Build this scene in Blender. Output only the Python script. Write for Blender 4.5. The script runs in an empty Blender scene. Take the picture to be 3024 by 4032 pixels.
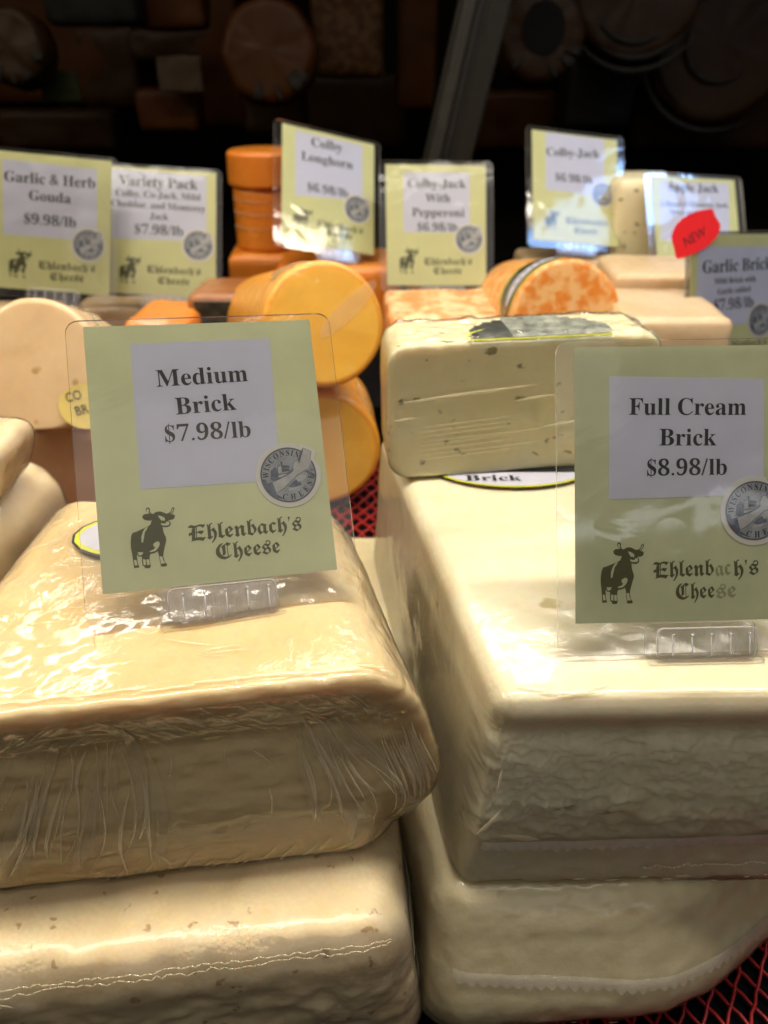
import bpy, bmesh, math, random
import numpy as np
from mathutils import Vector, Matrix
from mathutils.geometry import tessellate_polygon

C = bpy.context
SC = C.scene
COL = SC.collection
R = math.radians

# ------------------------------------------------------------------ camera
CAMZ = 0.45
PITCH = R(30)
cd = bpy.data.cameras.new("camera")
cam = bpy.data.objects.new("camera", cd)
COL.objects.link(cam)
cam.location = (0, 0, CAMZ)
cam.rotation_euler = (R(90) - PITCH, 0, 0)
cd.sensor_fit = 'VERTICAL'
cd.sensor_height = 36.0
cd.lens = 796 / 1024 * 36
cd.clip_start = 0.01
cd.clip_end = 20
cd.dof.use_dof = True
cd.dof.focus_distance = 0.372
cd.dof.aperture_fstop = cd.lens / 3.7
SC.camera = cam

# ------------------------------------------------------------------ world and lamps
w = bpy.data.worlds.new("World")
SC.world = w
w.use_nodes = True
w.node_tree.nodes["Background"].inputs[0].default_value = (0.92, 0.80, 0.62, 1)
w.node_tree.nodes["Background"].inputs[1].default_value = 0.095


def area(name, loc, target, sx, sy, power, col, spread=180):
    l = bpy.data.lights.new(name, 'AREA')
    l.shape = 'RECTANGLE'
    l.size = sx
    l.size_y = sy
    l.energy = power
    l.color = col
    l.spread = R(spread)
    o = bpy.data.objects.new(name, l)
    COL.objects.link(o)
    o.location = loc
    d = Vector(target) - Vector(loc)
    o.rotation_euler = d.to_track_quat('-Z', 'Y').to_euler()
    return o


area('case_light_strip', (-0.05, 0.35, 1.25), (-0.05, 0.40, 0.2), 2.0, 0.06, 11.5, (1.0, 0.90, 0.73), 125)
area('rear_light_strip', (0.0, 0.98, 0.86), (0.0, 0.45, 0.2), 1.2, 0.05, 3.0, (1.0, 0.91, 0.76), 120)
area('front_ceiling_strip', (0.02, -0.10, 1.25), (0.02, 0.30, 0.2), 1.0, 0.05, 0.9, (1.0, 0.93, 0.82)).rotation_euler.z += R(13)
area('left_fill', (-1.0, 0.45, 0.95), (0.1, 0.35, 0.12), 0.5, 0.06, 3.2, (1.0, 0.84, 0.60))  # added warm fill from the left for the loaf sides
area('front_fill', (0.1, -1.3, 1.75), (0.0, 0.3, 0.15), 1.6, 1.0, 4.2, (1.0, 0.93, 0.82))  # large soft fill added behind the camera to lift the cheese fronts
area('skylight', (1.17, 0.38, 1.26), (0.4, 0.8, 0.2), 0.44, 0.17, 0.62, (0.30, 0.52, 1.0), 75)
area('shop_window', (1.15, -2.0, 1.28), (0.2, 0.3, 0.25), 1.2, 0.06, 0.22, (0.90, 0.94, 1.0), 90)

SC.view_settings.view_transform = 'Standard'
SC.view_settings.look = 'None'
SC.view_settings.exposure = 0
SC.view_settings.gamma = 1
SC.cycles.transparent_max_bounces = 24
SC.cycles.max_bounces = 8
SC.cycles.use_denoising = True
SC.cycles.sample_clamp_indirect = 4


def at(px, py, Y):
    """world point on the plane y = Y seen at pixel (px, py) of a 768 x 1024 picture"""
    a = (px - 384) / 796
    b = -(py - 512) / 796
    d = Vector((a, math.cos(PITCH) + b * math.sin(PITCH), -math.sin(PITCH) + b * math.cos(PITCH)))
    t = Y / d.y
    return Vector((d.x * t, Y, CAMZ + d.z * t))


# ------------------------------------------------------------------ materials
def mat(name):
    m = bpy.data.materials.new(name)
    m.use_nodes = True
    nt = m.node_tree
    p = nt.nodes['Principled BSDF']
    return m, nt, p


def ramp(nt, stops, src, interp='LINEAR'):
    r = nt.nodes.new('ShaderNodeValToRGB')
    r.color_ramp.interpolation = interp
    e = r.color_ramp.elements
    while len(e) < len(stops):
        e.new(0.5)
    for i, (pos, c) in enumerate(stops):
        e[i].position = pos
        e[i].color = (c[0], c[1], c[2], 1)
    nt.links.new(src, r.inputs[0])
    return r.outputs[0]


def noise(nt, scale, detail=4, rough=0.55, dist=0.0, vec=None):
    n = nt.nodes.new('ShaderNodeTexNoise')
    n.inputs['Scale'].default_value = scale
    n.inputs['Detail'].default_value = detail
    n.inputs['Roughness'].default_value = rough
    n.inputs['Distortion'].default_value = dist
    if vec is None:
        vec = texco(nt)
    nt.links.new(vec, n.inputs['Vector'])
    return n.outputs['Fac']


def texco(nt, scale=None):
    t = nt.nodes.new('ShaderNodeTexCoord')
    o = t.outputs['Object']
    if scale:
        mp = nt.nodes.new('ShaderNodeMapping')
        mp.inputs['Scale'].default_value = scale
        nt.links.new(o, mp.inputs['Vector'])
        o = mp.outputs['Vector']
    return o


def mixc(nt, fac, a, b, mode='MIX'):
    m = nt.nodes.new('ShaderNodeMix')
    m.data_type = 'RGBA'
    m.blend_type = mode
    if isinstance(fac, float):
        m.inputs[0].default_value = fac
    else:
        nt.links.new(fac, m.inputs[0])
    for i, v in ((6, a), (7, b)):
        if isinstance(v, tuple):
            m.inputs[i].default_value = v + (1,) if len(v) == 3 else v
        else:
            nt.links.new(v, m.inputs[i])
    return m.outputs[2]


def bump(nt, h, strength, dist, normal=None):
    b = nt.nodes.new('ShaderNodeBump')
    b.inputs['Strength'].default_value = strength
    b.inputs['Distance'].default_value = dist
    nt.links.new(h, b.inputs['Height'])
    if normal is not None:
        nt.links.new(normal, b.inputs['Normal'])
    return b.outputs[0]


def math_node(nt, op, a, b=None):
    m = nt.nodes.new('ShaderNodeMath')
    m.operation = op
    for i, v in ((0, a), (1, b)):
        if v is None:
            continue
        if isinstance(v, (int, float)):
            m.inputs[i].default_value = v
        else:
            nt.links.new(v, m.inputs[i])
    return m.outputs[0]


def cheese(name, c1, c2, scale=25, coat=0.6, pits=0.0, pitcol=(0.3, 0.2, 0.06), pitscale=130, bumpy=0.3,
           sss=0.45, rough=0.45, crumple=0.25, pitstretch=(1, 1, 1), marble=False):
    m, nt, p = mat(name)
    n1 = noise(nt, scale, 5, 0.6, 0.6)
    n2 = noise(nt, scale * 5, 3, 0.6)
    if marble:
        col = ramp(nt, [(0.42, c1), (0.5, tuple((a + b) / 2 for a, b in zip(c1, c2))), (0.58, c2)], noise(nt, scale, 3, 0.5, 0.5))
    else:
        col = ramp(nt, [(0.3, c1), (0.7, c2)], n1)
    dk = ramp(nt, [(0.25, (0.93, 0.92, 0.9)), (0.75, (1, 1, 1))], n2)
    col = mixc(nt, 1.0, col, dk, 'MULTIPLY')
    h = n2
    if pits > 0:
        v = nt.nodes.new('ShaderNodeTexVoronoi')
        v.inputs['Scale'].default_value = pitscale
        mp = texco(nt, pitstretch)
        ns = nt.nodes.new('ShaderNodeTexNoise')
        ns.inputs['Scale'].default_value = pitscale * 1.3
        nt.links.new(mp, ns.inputs['Vector'])
        off = mixc(nt, 0.012, mp, ns.outputs['Color'], 'ADD')
        nt.links.new(off, v.inputs['Vector'])
        keep = math_node(nt, 'GREATER_THAN', v.outputs['Color'], 1 - pits)
        near = ramp(nt, [(0.16, (1, 1, 1)), (0.27, (0, 0, 0))], v.outputs['Distance'])
        pit = math_node(nt, 'MULTIPLY', keep, near)
        col = mixc(nt, math_node(nt, 'MULTIPLY', pit, 0.8), col, pitcol)
    nt.links.new(col, p.inputs['Base Color'])
    p.inputs['Roughness'].default_value = rough
    p.inputs['Subsurface Weight'].default_value = sss
    p.inputs['Subsurface Radius'].default_value = (1.0, 0.6, 0.25)
    p.inputs['Subsurface Scale'].default_value = 0.010
    p.inputs['Coat Weight'].default_value = coat
    p.inputs['Coat Roughness'].default_value = 0.12
    b1 = bump(nt, h, bumpy, 0.0012)
    nt.links.new(b1, p.inputs['Normal'])
    cr = noise(nt, 60, 3, 0.5, 1.5, texco(nt, (1, 0.5, 1.4)))
    nt.links.new(bump(nt, cr, crumple, 0.004), p.inputs['Coat Normal'])
    return m


def plain(name, c, rough=0.5, var=0.06, scale=60, bmp=0.0, coat=0.0, metallic=0.0, spec=0.5):
    m, nt, p = mat(name)
    n = noise(nt, scale, 4, 0.6)
    a = tuple(max(0, x * (1 - var)) for x in c)
    b = tuple(min(1, x * (1 + var)) for x in c)
    nt.links.new(ramp(nt, [(0.3, a), (0.7, b)], n), p.inputs['Base Color'])
    p.inputs['Roughness'].default_value = rough
    p.inputs['Coat Weight'].default_value = coat
    p.inputs['Coat Roughness'].default_value = 0.08
    p.inputs['Metallic'].default_value = metallic
    p.inputs['Specular IOR Level'].default_value = spec
    if bmp:
        nt.links.new(bump(nt, n, bmp, 0.001), p.inputs['Normal'])
    return m


def film(name, haze=0.03, gloss=1.0, rough=0.09, wr=0.35, wscale=70, stretch=(1, 1, 1), tint=(1, 0.98, 0.95), cells=False, dist=0.004, crease=True):
    """clear plastic film: mostly transparent, sharp reflections, a little milky where it creases"""
    m, nt, p = mat(name)
    nt.nodes.remove(p)
    out = nt.nodes['Material Output']
    tr = nt.nodes.new('ShaderNodeBsdfTransparent')
    gl = nt.nodes.new('ShaderNodeBsdfGlossy')
    gl.inputs['Roughness'].default_value = rough
    df = nt.nodes.new('ShaderNodeBsdfDiffuse')
    df.inputs['Color'].default_value = tint + (1,)
    n = noise(nt, wscale, 4, 0.55, 1.2, texco(nt, stretch))
    if cells:
        v = nt.nodes.new('ShaderNodeTexVoronoi')
        v.inputs['Scale'].default_value = 420
        nt.links.new(texco(nt), v.inputs['Vector'])
        n = math_node(nt, 'ADD', math_node(nt, 'MULTIPLY', v.outputs['Distance'], 0.35), n)
    mask = ramp(nt, [(0.47, (0.08,) * 3), (0.60, (1,) * 3)], noise(nt, 17, 2, 0.5, 0.4))
    nb = bump(nt, math_node(nt, 'MULTIPLY', n, mask), wr, dist)
    nt.links.new(nb, gl.inputs['Normal'])
    fr = nt.nodes.new('ShaderNodeFresnel')
    fr.inputs['IOR'].default_value = 1.5
    nt.links.new(nb, fr.inputs['Normal'])
    fac = math_node(nt, 'MINIMUM', math_node(nt, 'MULTIPLY', fr.outputs[0], gloss), 0.8)
    m1 = nt.nodes.new('ShaderNodeMixShader')
    nt.links.new(fac, m1.inputs[0])
    nt.links.new(tr.outputs[0], m1.inputs[1])
    nt.links.new(gl.outputs[0], m1.inputs[2])
    m2 = nt.nodes.new('ShaderNodeMixShader')
    if crease:
        hz = ramp(nt, [(0.5, (haze * .4,) * 3), (0.75, (min(1, haze * 2.5),) * 3)], n)
        nt.links.new(hz, m2.inputs[0])
    else:
        m2.inputs[0].default_value = haze
    nt.links.new(m1.outputs[0], m2.inputs[1])
    nt.links.new(df.outputs[0], m2.inputs[2])
    nt.links.new(m2.outputs[0], out.inputs['Surface'])
    return m


M = {}
M['medium'] = cheese('medium brick cheese', (0.80, 0.60, 0.31), (0.88, 0.73, 0.45), 14, 0.2, 0.10, (0.42, 0.30, 0.10), 60, 0.5)
M['medium2'] = cheese('pitted brick cheese', (0.78, 0.62, 0.36), (0.86, 0.74, 0.50), 12, 0.2, 0.36, (0.40, 0.24, 0.08), 120, 0.6)
M['cream'] = cheese('full cream cheese', (0.85, 0.77, 0.55), (0.90, 0.85, 0.67), 16, 0.10, 0.14, (0.50, 0.42, 0.16), 70, 0.9, pitstretch=(.6, 1, 1.3))
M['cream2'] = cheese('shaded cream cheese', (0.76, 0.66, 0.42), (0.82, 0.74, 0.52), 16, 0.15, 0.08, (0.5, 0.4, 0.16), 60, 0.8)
M['herb'] = cheese('garlic herb cheese', (0.81, 0.73, 0.47), (0.87, 0.80, 0.55), 10, 0.1, 0.42, (0.15, 0.12, 0.025), 112, 0.15, pitstretch=(.7, 1, 1.1), crumple=0.1)
M['ivory'] = cheese('ivory cheese', (0.84, 0.66, 0.42), (0.92, 0.79, 0.56), 14, 0.7, 0.0, bumpy=0.4, crumple=0.5)
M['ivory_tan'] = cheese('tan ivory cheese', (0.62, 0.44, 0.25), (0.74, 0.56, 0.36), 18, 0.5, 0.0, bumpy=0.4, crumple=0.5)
M['gouda'] = cheese('pitted ivory wheel cheese', (0.66, 0.45, 0.25), (0.74, 0.54, 0.32), 14, 0.5, 0.28, (0.42, 0.24, 0.06), 62, 0.2)
M['colby'] = cheese('orange colby cheese', (0.83, 0.33, 0.025), (0.90, 0.43, 0.05), 14, 0.6, 0.0, bumpy=0.25, sss=0.35, crumple=0.7)
M['colbyface'] = cheese('cut orange colby cheese', (0.93, 0.46, 0.04), (0.96, 0.58, 0.10), 12, 0.4, 0.0, bumpy=0.25, sss=0.35, crumple=0.7)
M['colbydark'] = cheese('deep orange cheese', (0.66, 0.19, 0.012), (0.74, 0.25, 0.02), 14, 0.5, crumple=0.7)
M['tan'] = cheese('tan smoked cheese', (0.60, 0.33, 0.17), (0.68, 0.42, 0.24), 14, 0.5)
M['marble'] = cheese('marbled colby jack cheese', (0.82, 0.27, 0.025), (0.90, 0.52, 0.20), 80, 0.4, marble=True, crumple=0.7)
M['pepp'] = cheese('marbled cheese with red specks', (0.85, 0.30, 0.08), (0.95, 0.66, 0.36), 55, 0.9, 0.3, (0.35, 0.03, 0.01), 70, marble=True, crumple=0.8)
M['film'] = film('stretch film', 0.02, 1.3, 0.11, 0.28, 130, (1.0, 0.6, 1.3))
M['filmtop'] = film('wrinkled stretch film', 0.02, 0.9, 0.14, 0.14, 45, (0.7, 1.2, 1.3))
M['filmcell'] = film('dimpled vacuum film', 0.03, 0.8, 0.26, 0.25, 35, (1, 1, 1), cells=True)
M['crease'] = film('milky film crease', 0.36, 2.6, 0.12, 0.2, 200, crease=False, tint=(.98, .86, .60))
M['crease_faint'] = film('faint film crease', 0.15, 1.2, 0.14, 0.2, 200, crease=False, tint=(.98, .86, .60))
M['seam'] = film('heat sealed film seam', 0.20, 2.0, 0.22, 0.5, 500, crease=False, tint=(.95, .93, .98))
M['seam_faint'] = film('faint sealed seam', 0.10, 1.6, 0.2, 0.5, 400, crease=False)
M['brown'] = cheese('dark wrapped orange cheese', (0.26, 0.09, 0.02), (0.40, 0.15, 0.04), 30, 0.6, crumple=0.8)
M['print_grey'] = plain('mottled grey label print', (0.20, 0.215, 0.18), 0.4, 0.7, 120, coat=0.3, bmp=0.4)
M['laminate'] = film('clear laminate', 0.015, 1.0, 0.06, 0.03, 12, (1, 1, 1), dist=0.02)
M['laminate_edge'] = film('laminate edge', 0.22, 2.0, 0.15, 0.05, 50, crease=False, tint=(1, .96, .93))
M['acrylic'] = film('clear acrylic', 0.05, 1.2, 0.08, 0.12, 120, (4, 1, .6), tint=(.93, .92, .98))
M['acrylic_edge'] = film('bright acrylic edge', 0.30, 2.0, 0.12, 0.05, 50, crease=False, tint=(.95, .95, 1))
M['paper'] = plain('pale green card', (0.70, 0.73, 0.46), 0.6, 0.07, 30)
M['paper_y'] = plain('pale yellow green card', (0.70, 0.70, 0.36), 0.6, 0.05, 30)
M['paper_f'] = plain('sage green card', (0.62, 0.65, 0.42), 0.6, 0.10, 25)
M['white'] = plain('white printed paper', (0.66, 0.67, 0.80), 0.6, 0.03, 40)
M['ink'] = plain('black ink', (0.012, 0.013, 0.018), 0.5)
M['olive'] = plain('olive ink', (0.085, 0.085, 0.022), 0.6, 0.12, 200)
M['olive_faded'] = plain('rubbed olive ink', (0.33, 0.35, 0.19), 0.6, 0.12, 200)
M['stk_white'] = plain('white vinyl', (0.74, 0.72, 0.68), 0.4)
M['stk_blue'] = plain('blue grey print', (0.36, 0.38, 0.42), 0.45, 0.25, 140)
M['stk_field'] = plain('slate print', (0.12, 0.14, 0.20), 0.45, 0.4, 300)
M['stk_light'] = plain('light grey print', (0.50, 0.50, 0.50), 0.45, 0.15, 300)
M['stk_dark'] = plain('dark grey print', (0.10, 0.11, 0.14), 0.45)
M['red_sticker'] = plain('fluorescent red vinyl', (0.90, 0.02, 0.025), 0.35, 0.03, coat=0.3)
M['lime'] = plain('lime border print', (0.60, 0.62, 0.02), 0.4, 0.05)
M['lavender'] = plain('lavender label print', (0.55, 0.55, 0.66), 0.4, 0.05)
M['black_label'] = plain('black label print', (0.012, 0.013, 0.015), 0.35, 0.3, coat=0.5)
M['yellow_label'] = plain('pale yellow label', (0.66, 0.52, 0.16), 0.5, 0.15, 50)
M['grey_label'] = plain('crumpled dark label', (0.022, 0.026, 0.020), 0.45, 0.9, 110, coat=0.15, bmp=0.8)
M['net'] = plain('red plastic net', (0.27, 0.008, 0.007), 0.45, 0.1)
M['deck'] = plain('black deck', (0.004, 0.004, 0.005), 0.9, 0.3, spec=0.05)
M['dark'] = plain('dark painted board', (0.004, 0.0035, 0.003), 1.0, 0.3, spec=0.0)
M['post'] = plain('dark anodised metal', (0.018, 0.0175, 0.015), 0.4, 0.2, metallic=0.3)
M['post_l'] = plain('grey metal edge', (0.040, 0.040, 0.034), 0.4, 0.2, metallic=0.3)
M['bg_tan'] = cheese('dim tan cheese', (0.0132, 0.0055, 0.0017), (0.0220, 0.0099, 0.0033), 20, 0.08, crumple=0.8)  # bg_ materials: the dimness of the back is put into the base colours
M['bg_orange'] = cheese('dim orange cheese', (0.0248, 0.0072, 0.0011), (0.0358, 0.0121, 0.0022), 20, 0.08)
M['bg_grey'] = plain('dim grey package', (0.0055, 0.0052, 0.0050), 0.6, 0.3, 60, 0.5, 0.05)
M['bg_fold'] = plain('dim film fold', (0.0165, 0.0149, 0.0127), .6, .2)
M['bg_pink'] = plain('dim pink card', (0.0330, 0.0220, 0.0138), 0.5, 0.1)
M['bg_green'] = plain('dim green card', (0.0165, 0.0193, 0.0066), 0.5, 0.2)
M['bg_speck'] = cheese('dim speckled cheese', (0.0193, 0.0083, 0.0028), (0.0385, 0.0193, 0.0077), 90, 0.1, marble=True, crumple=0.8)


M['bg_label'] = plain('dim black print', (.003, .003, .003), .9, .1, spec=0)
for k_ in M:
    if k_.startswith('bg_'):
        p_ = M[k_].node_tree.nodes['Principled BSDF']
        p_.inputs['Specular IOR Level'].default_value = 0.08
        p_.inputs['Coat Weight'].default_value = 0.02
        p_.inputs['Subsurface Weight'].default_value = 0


# ------------------------------------------------------------------ mesh helpers
def link(o, parent=None):
    COL.objects.link(o)
    if parent is not None:
        o.parent = parent
    return o


def tag(o, label=None, cat=None, group=None, kind=None):
    for k, v in (('label', label), ('category', cat), ('group', group), ('kind', kind)):
        if v:
            o[k] = v
    return o


def empty(name, loc=(0, 0, 0)):
    o = bpy.data.objects.new(name, None)
    o.empty_display_size = 0.02
    COL.objects.link(o)
    o.location = loc
    return o


def mk(name, verts, faces, m, parent=None, smooth=True, mats=None, fmat=None):
    me = bpy.data.meshes.new(name)
    me.from_pydata([tuple(v) for v in verts], [], [tuple(f) for f in faces])
    for mm in (mats or [m]):
        me.materials.append(mm)
    if fmat is not None:
        me.polygons.foreach_set('material_index', fmat)
    if smooth:
        me.polygons.foreach_set('use_smooth', [True] * len(me.polygons))
    me.update()
    return link(bpy.data.objects.new(name, me), parent)


def reuse(o, name, parent=None):
    return link(bpy.data.objects.new(name, o.data), parent)


class MB:
    def __init__(s):
        s.v = []
        s.f = []

    def add(s, v, f):
        n = len(s.v)
        s.v += [tuple(a) for a in v]
        s.f += [tuple(i + n for i in q) for q in f]
        return s

    def box(s, a, b):
        x0, y0, z0 = a
        x1, y1, z1 = b
        return s.add([(x0, y0, z0), (x1, y0, z0), (x1, y1, z0), (x0, y1, z0), (x0, y0, z1), (x1, y0, z1), (x1, y1, z1), (x0, y1, z1)],
                     [(0, 3, 2, 1), (4, 5, 6, 7), (0, 1, 5, 4), (1, 2, 6, 5), (2, 3, 7, 6), (3, 0, 4, 7)])

    def tube(s, pts, r, n=8):
        pts = [Vector(p) for p in pts]
        rings = []
        for i, p in enumerate(pts):
            t = (pts[min(i + 1, len(pts) - 1)] - pts[max(i - 1, 0)]).normalized()
            a = t.orthogonal().normalized() if i == 0 else (rings[-1][1] - t * rings[-1][1].dot(t)).normalized()
            b = t.cross(a)
            rr = r if not hasattr(r, '__len__') else r[i]
            rings.append(([p + (a * math.cos(k * 2 * math.pi / n) + b * math.sin(k * 2 * math.pi / n)) * rr for k in range(n)], a))
        v = [q for ring, _ in rings for q in ring]
        f = [(i * n + k, i * n + (k + 1) % n, (i + 1) * n + (k + 1) % n, (i + 1) * n + k) for i in range(len(pts) - 1) for k in range(n)]
        f += [tuple(range(n))[::-1], tuple((len(pts) - 1) * n + k for k in range(n))]
        return s.add(v, f)

    def build(s, name, m, parent=None, smooth=False):
        return mk(name, s.v, s.f, m, parent, smooth)


def bevel(o, w, seg=3):
    b = o.modifiers.new('bevel', 'BEVEL')
    b.width = w
    b.segments = seg
    b.limit_method = 'ANGLE'
    return o


def flat(polys, y):
    """triangulate 2D contours lying in the sign's plane (x right, z up) at local depth y; returns verts, faces"""
    V, F = [], []
    for poly in polys:
        conts = poly if isinstance(poly[0][0], (tuple, list)) else [poly]
        conts = [[Vector((p[0], p[1], 0)) for p in c] for c in conts]
        tri = tessellate_polygon(conts)
        n = len(V)
        flatv = [p for c in conts for p in c]
        V += [(p.x, y, p.y) for p in flatv]
        for t in tri:
            a, b, c = [flatv[i] for i in t]
            cr = (b.x - a.x) * (c.y - a.y) - (b.y - a.y) * (c.x - a.x)
            t = t if cr > 0 else t[::-1]
            F.append(tuple(i + n for i in t))
    return V, F


# value noise on arrays
def _h(ix, iy, iz, seed):
    n = (ix.astype(np.int64) * 73856093) ^ (iy.astype(np.int64) * 19349663) ^ (iz.astype(np.int64) * 83492791) ^ (seed * 2654435761 % 4294967296)
    n = (n ^ (n >> 13)) * 1274126177 & 0xffffffff
    n = (n ^ (n >> 16)) & 0xffff
    return n / 32767.5 - 1


def vn(p, scale, seed=0):
    q = p * scale
    i = np.floor(q)
    f = q - i
    f = f * f * (3 - 2 * f)
    x, y, z = i[:, 0], i[:, 1], i[:, 2]
    r = 0
    for dx in (0, 1):
        for dy in (0, 1):
            for dz in (0, 1):
                wgt = (f[:, 0] if dx else 1 - f[:, 0]) * (f[:, 1] if dy else 1 - f[:, 1]) * (f[:, 2] if dz else 1 - f[:, 2])
                r = r + wgt * _h(x + dx, y + dy, z + dz, seed)
    return r


def fbm(p, scale, octs=4, seed=0):
    r = 0
    a = 1
    for k in range(octs):
        r = r + a * vn(p, scale * 2 ** k, seed + k * 7)
        a *= 0.5
    return r


def sm(x, a, b):
    t = np.clip((x - a) / (b - a), 0, 1)
    return t * t * (3 - 2 * t)


class Loaf:
    """soft box through eight corners: bottom FL FR BR BL, top FL FR BR BL (F = towards the camera)"""

    def __init__(s, corners, r, disp=None, warp=None, half=None, prof=None):
        s.prof = prof
        s.c = np.array(corners, float)
        c = s.c
        s.h = np.array(half or [np.linalg.norm(c[5] - c[4]) / 2, np.linalg.norm(c[7] - c[4]) / 2, np.linalg.norm(c[4] - c[0]) / 2])
        s.r = r
        s.disp = disp
        s.warp = warp

    def cast(s, p):
        """a cast loaf cut across: generous corner radius in the cross-section, tight edge at the cut ends"""
        R1, r2 = s.prof, s.r
        hx, hy, hz = s.h
        R1 = min(R1, hx * .95, hz * .95)
        x, y, z = p[:, 0], p[:, 1], p[:, 2]
        dist = np.maximum(np.minimum(hx - np.abs(x), hz - np.abs(z)), 0)
        ix, iz = np.clip(x, -(hx - R1), hx - R1), np.clip(z, -(hz - R1), hz - R1)
        dx, dz = x - ix, z - iz
        L = np.hypot(dx, dz)
        mx = np.maximum(np.abs(dx), np.abs(dz))
        k = np.where(L > 1e-9, mx / np.maximum(L, 1e-9), 1)
        px, pz = ix + dx * k, iz + dz * k
        nx, nz = dx / np.maximum(L, 1e-9), dz / np.maximum(L, 1e-9)
        rho = np.maximum(0, r2 - dist)
        ey = np.maximum(0, np.abs(y) - (hy - r2))
        q = np.hypot(rho, ey)
        f = np.where(q > 1e-9, r2 / np.maximum(q, 1e-9), 1)
        both = (rho > 0) | (ey > 0)
        f = np.where(both, f, 1)
        rho2, ey2 = rho * f, ey * f
        px = px - nx * (rho - rho2)
        pz = pz - nz * (rho - rho2)
        sy = np.sign(y)
        py = np.where(ey > 0, sy * (hy - r2 + ey2), y)
        d = np.stack([nx * rho2 / r2, sy * ey2 / r2, nz * rho2 / r2], 1)
        return np.stack([px, py, pz], 1), d

    def pos(s, q, off=0.0):
        q = np.atleast_2d(np.array(q, float))
        p = q * s.h
        if s.prof:
            p, d = s.cast(p)
        else:
            r = min(s.r, s.h.min() * .98)
            inner = np.clip(p, -(s.h - r), s.h - r)
            d = p - inner
            L = np.linalg.norm(d, axis=1, keepdims=True)
            d = d / np.maximum(L, 1e-9)
            p = inner + d * r
        t = p / s.h
        u, v, w_ = [(t[:, i] + 1) / 2 for i in range(3)]
        if s.warp is not None:
            u, v, w_ = s.warp(u, v, w_, q)
        c = s.c
        wt = [(1 - u) * (1 - v) * (1 - w_), u * (1 - v) * (1 - w_), u * v * (1 - w_), (1 - u) * v * (1 - w_),
              (1 - u) * (1 - v) * w_, u * (1 - v) * w_, u * v * w_, (1 - u) * v * w_]
        P = sum(wt[i][:, None] * c[i][None] for i in range(8))
        ax = np.array([(c[5] - c[4]) / np.linalg.norm(c[5] - c[4]), (c[7] - c[4]) / np.linalg.norm(c[7] - c[4]), (c[4] - c[0]) / np.linalg.norm(c[4] - c[0])])
        N = d @ ax
        o = off
        if s.disp is not None:
            o = off + s.disp(P, q, N)
            P = P + N * o[:, None]
        elif off:
            P = P + N * off
        return P

    def mesh(s, name, m, parent, div=(60, 40, 30), off=0.0):
        nx, ny, nz = div
        def grid(n):
            t = np.linspace(-1, 1, n + 1)
            return t + 0.10 * np.sin(np.pi * t)     # denser near the rounded edges
        G = [grid(nx), grid(ny), grid(nz)]
        idx, verts, faces = {}, [], []
        def vid(i, j, k):
            key = (i, j, k)
            if key not in idx:
                idx[key] = len(verts)
                verts.append((G[0][i], G[1][j], G[2][k]))
            return idx[key]
        for i in range(nx):
            for j in range(ny):
                faces.append((vid(i, j, nz), vid(i + 1, j, nz), vid(i + 1, j + 1, nz), vid(i, j + 1, nz)))
                faces.append((vid(i, j, 0), vid(i, j + 1, 0), vid(i + 1, j + 1, 0), vid(i + 1, j, 0)))
        for i in range(nx):
            for k in range(nz):
                faces.append((vid(i, 0, k), vid(i + 1, 0, k), vid(i + 1, 0, k + 1), vid(i, 0, k + 1)))
                faces.append((vid(i, ny, k), vid(i, ny, k + 1), vid(i + 1, ny, k + 1), vid(i + 1, ny, k)))
        for j in range(ny):
            for k in range(nz):
                faces.append((vid(0, j, k), vid(0, j, k + 1), vid(0, j + 1, k + 1), vid(0, j + 1, k)))
                faces.append((vid(nx, j, k), vid(nx, j + 1, k), vid(nx, j + 1, k + 1), vid(nx, j, k + 1)))
        V = s.pos(np.array(verts), off)
        return mk(name, V, faces, m, parent)

    def frame(s, q, off=0.0):
        """points and outward normals on the surface at cube coordinates q"""
        q = np.atleast_2d(np.array(q, float))
        P = s.pos(q, off)
        a = np.argmax(np.abs(q), axis=1)
        e = 1e-3
        N = []
        for i in range(len(q)):
            ax = [k for k in range(3) if k != a[i]]
            q1 = q[i].copy(); q1[ax[0]] += e
            q2 = q[i].copy(); q2[ax[1]] += e
            p1, p2 = s.pos(q1, off)[0], s.pos(q2, off)[0]
            n = np.cross(p1 - P[i], p2 - P[i])
            n = n / (np.linalg.norm(n) + 1e-12)
            cen = s.c.mean(0)
            if n @ (P[i] - cen) < 0:
                n = -n
            N.append(n)
        return P, np.array(N)

    def creases(s, name, lines, m, parent, off=0.0006, n=9):
        """tapered folds of film: lines = (q start, q end, half width, height, bend)"""
        mb = MB()
        for a, b, hw, hh, bend in lines:
            a = np.array(a, float); b = np.array(b, float)
            t = np.linspace(0, 1, n)
            mid = np.cross(b - a, [0, 1, 0] if abs(a[1]) == 1 else [0, 0, 1])
            Q = a + (b - a) * t[:, None] + mid * (bend * np.sin(np.pi * t))[:, None]
            P, N = s.frame(Q, off)
            for i in range(n):
                tg = P[min(i + 1, n - 1)] - P[max(i - 1, 0)]
                sd = np.cross(tg, N[i]); sd /= np.linalg.norm(sd) + 1e-12
                wv = hw * max(0.03, math.sin(math.pi * min(1, t[i] * 1.02 + .0)) ** 0.7)
                mb.v += [tuple(P[i] - sd * wv), tuple(P[i] + N[i] * hh * wv / hw), tuple(P[i] + sd * wv)]
            k = len(mb.v) - 3 * n
            for i in range(n - 1):
                o = k + i * 3
                mb.f += [(o, o + 1, o + 4, o + 3), (o + 1, o + 2, o + 5, o + 4)]
        return tag(mb.build(name, m, parent, True), kind='stuff')


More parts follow.
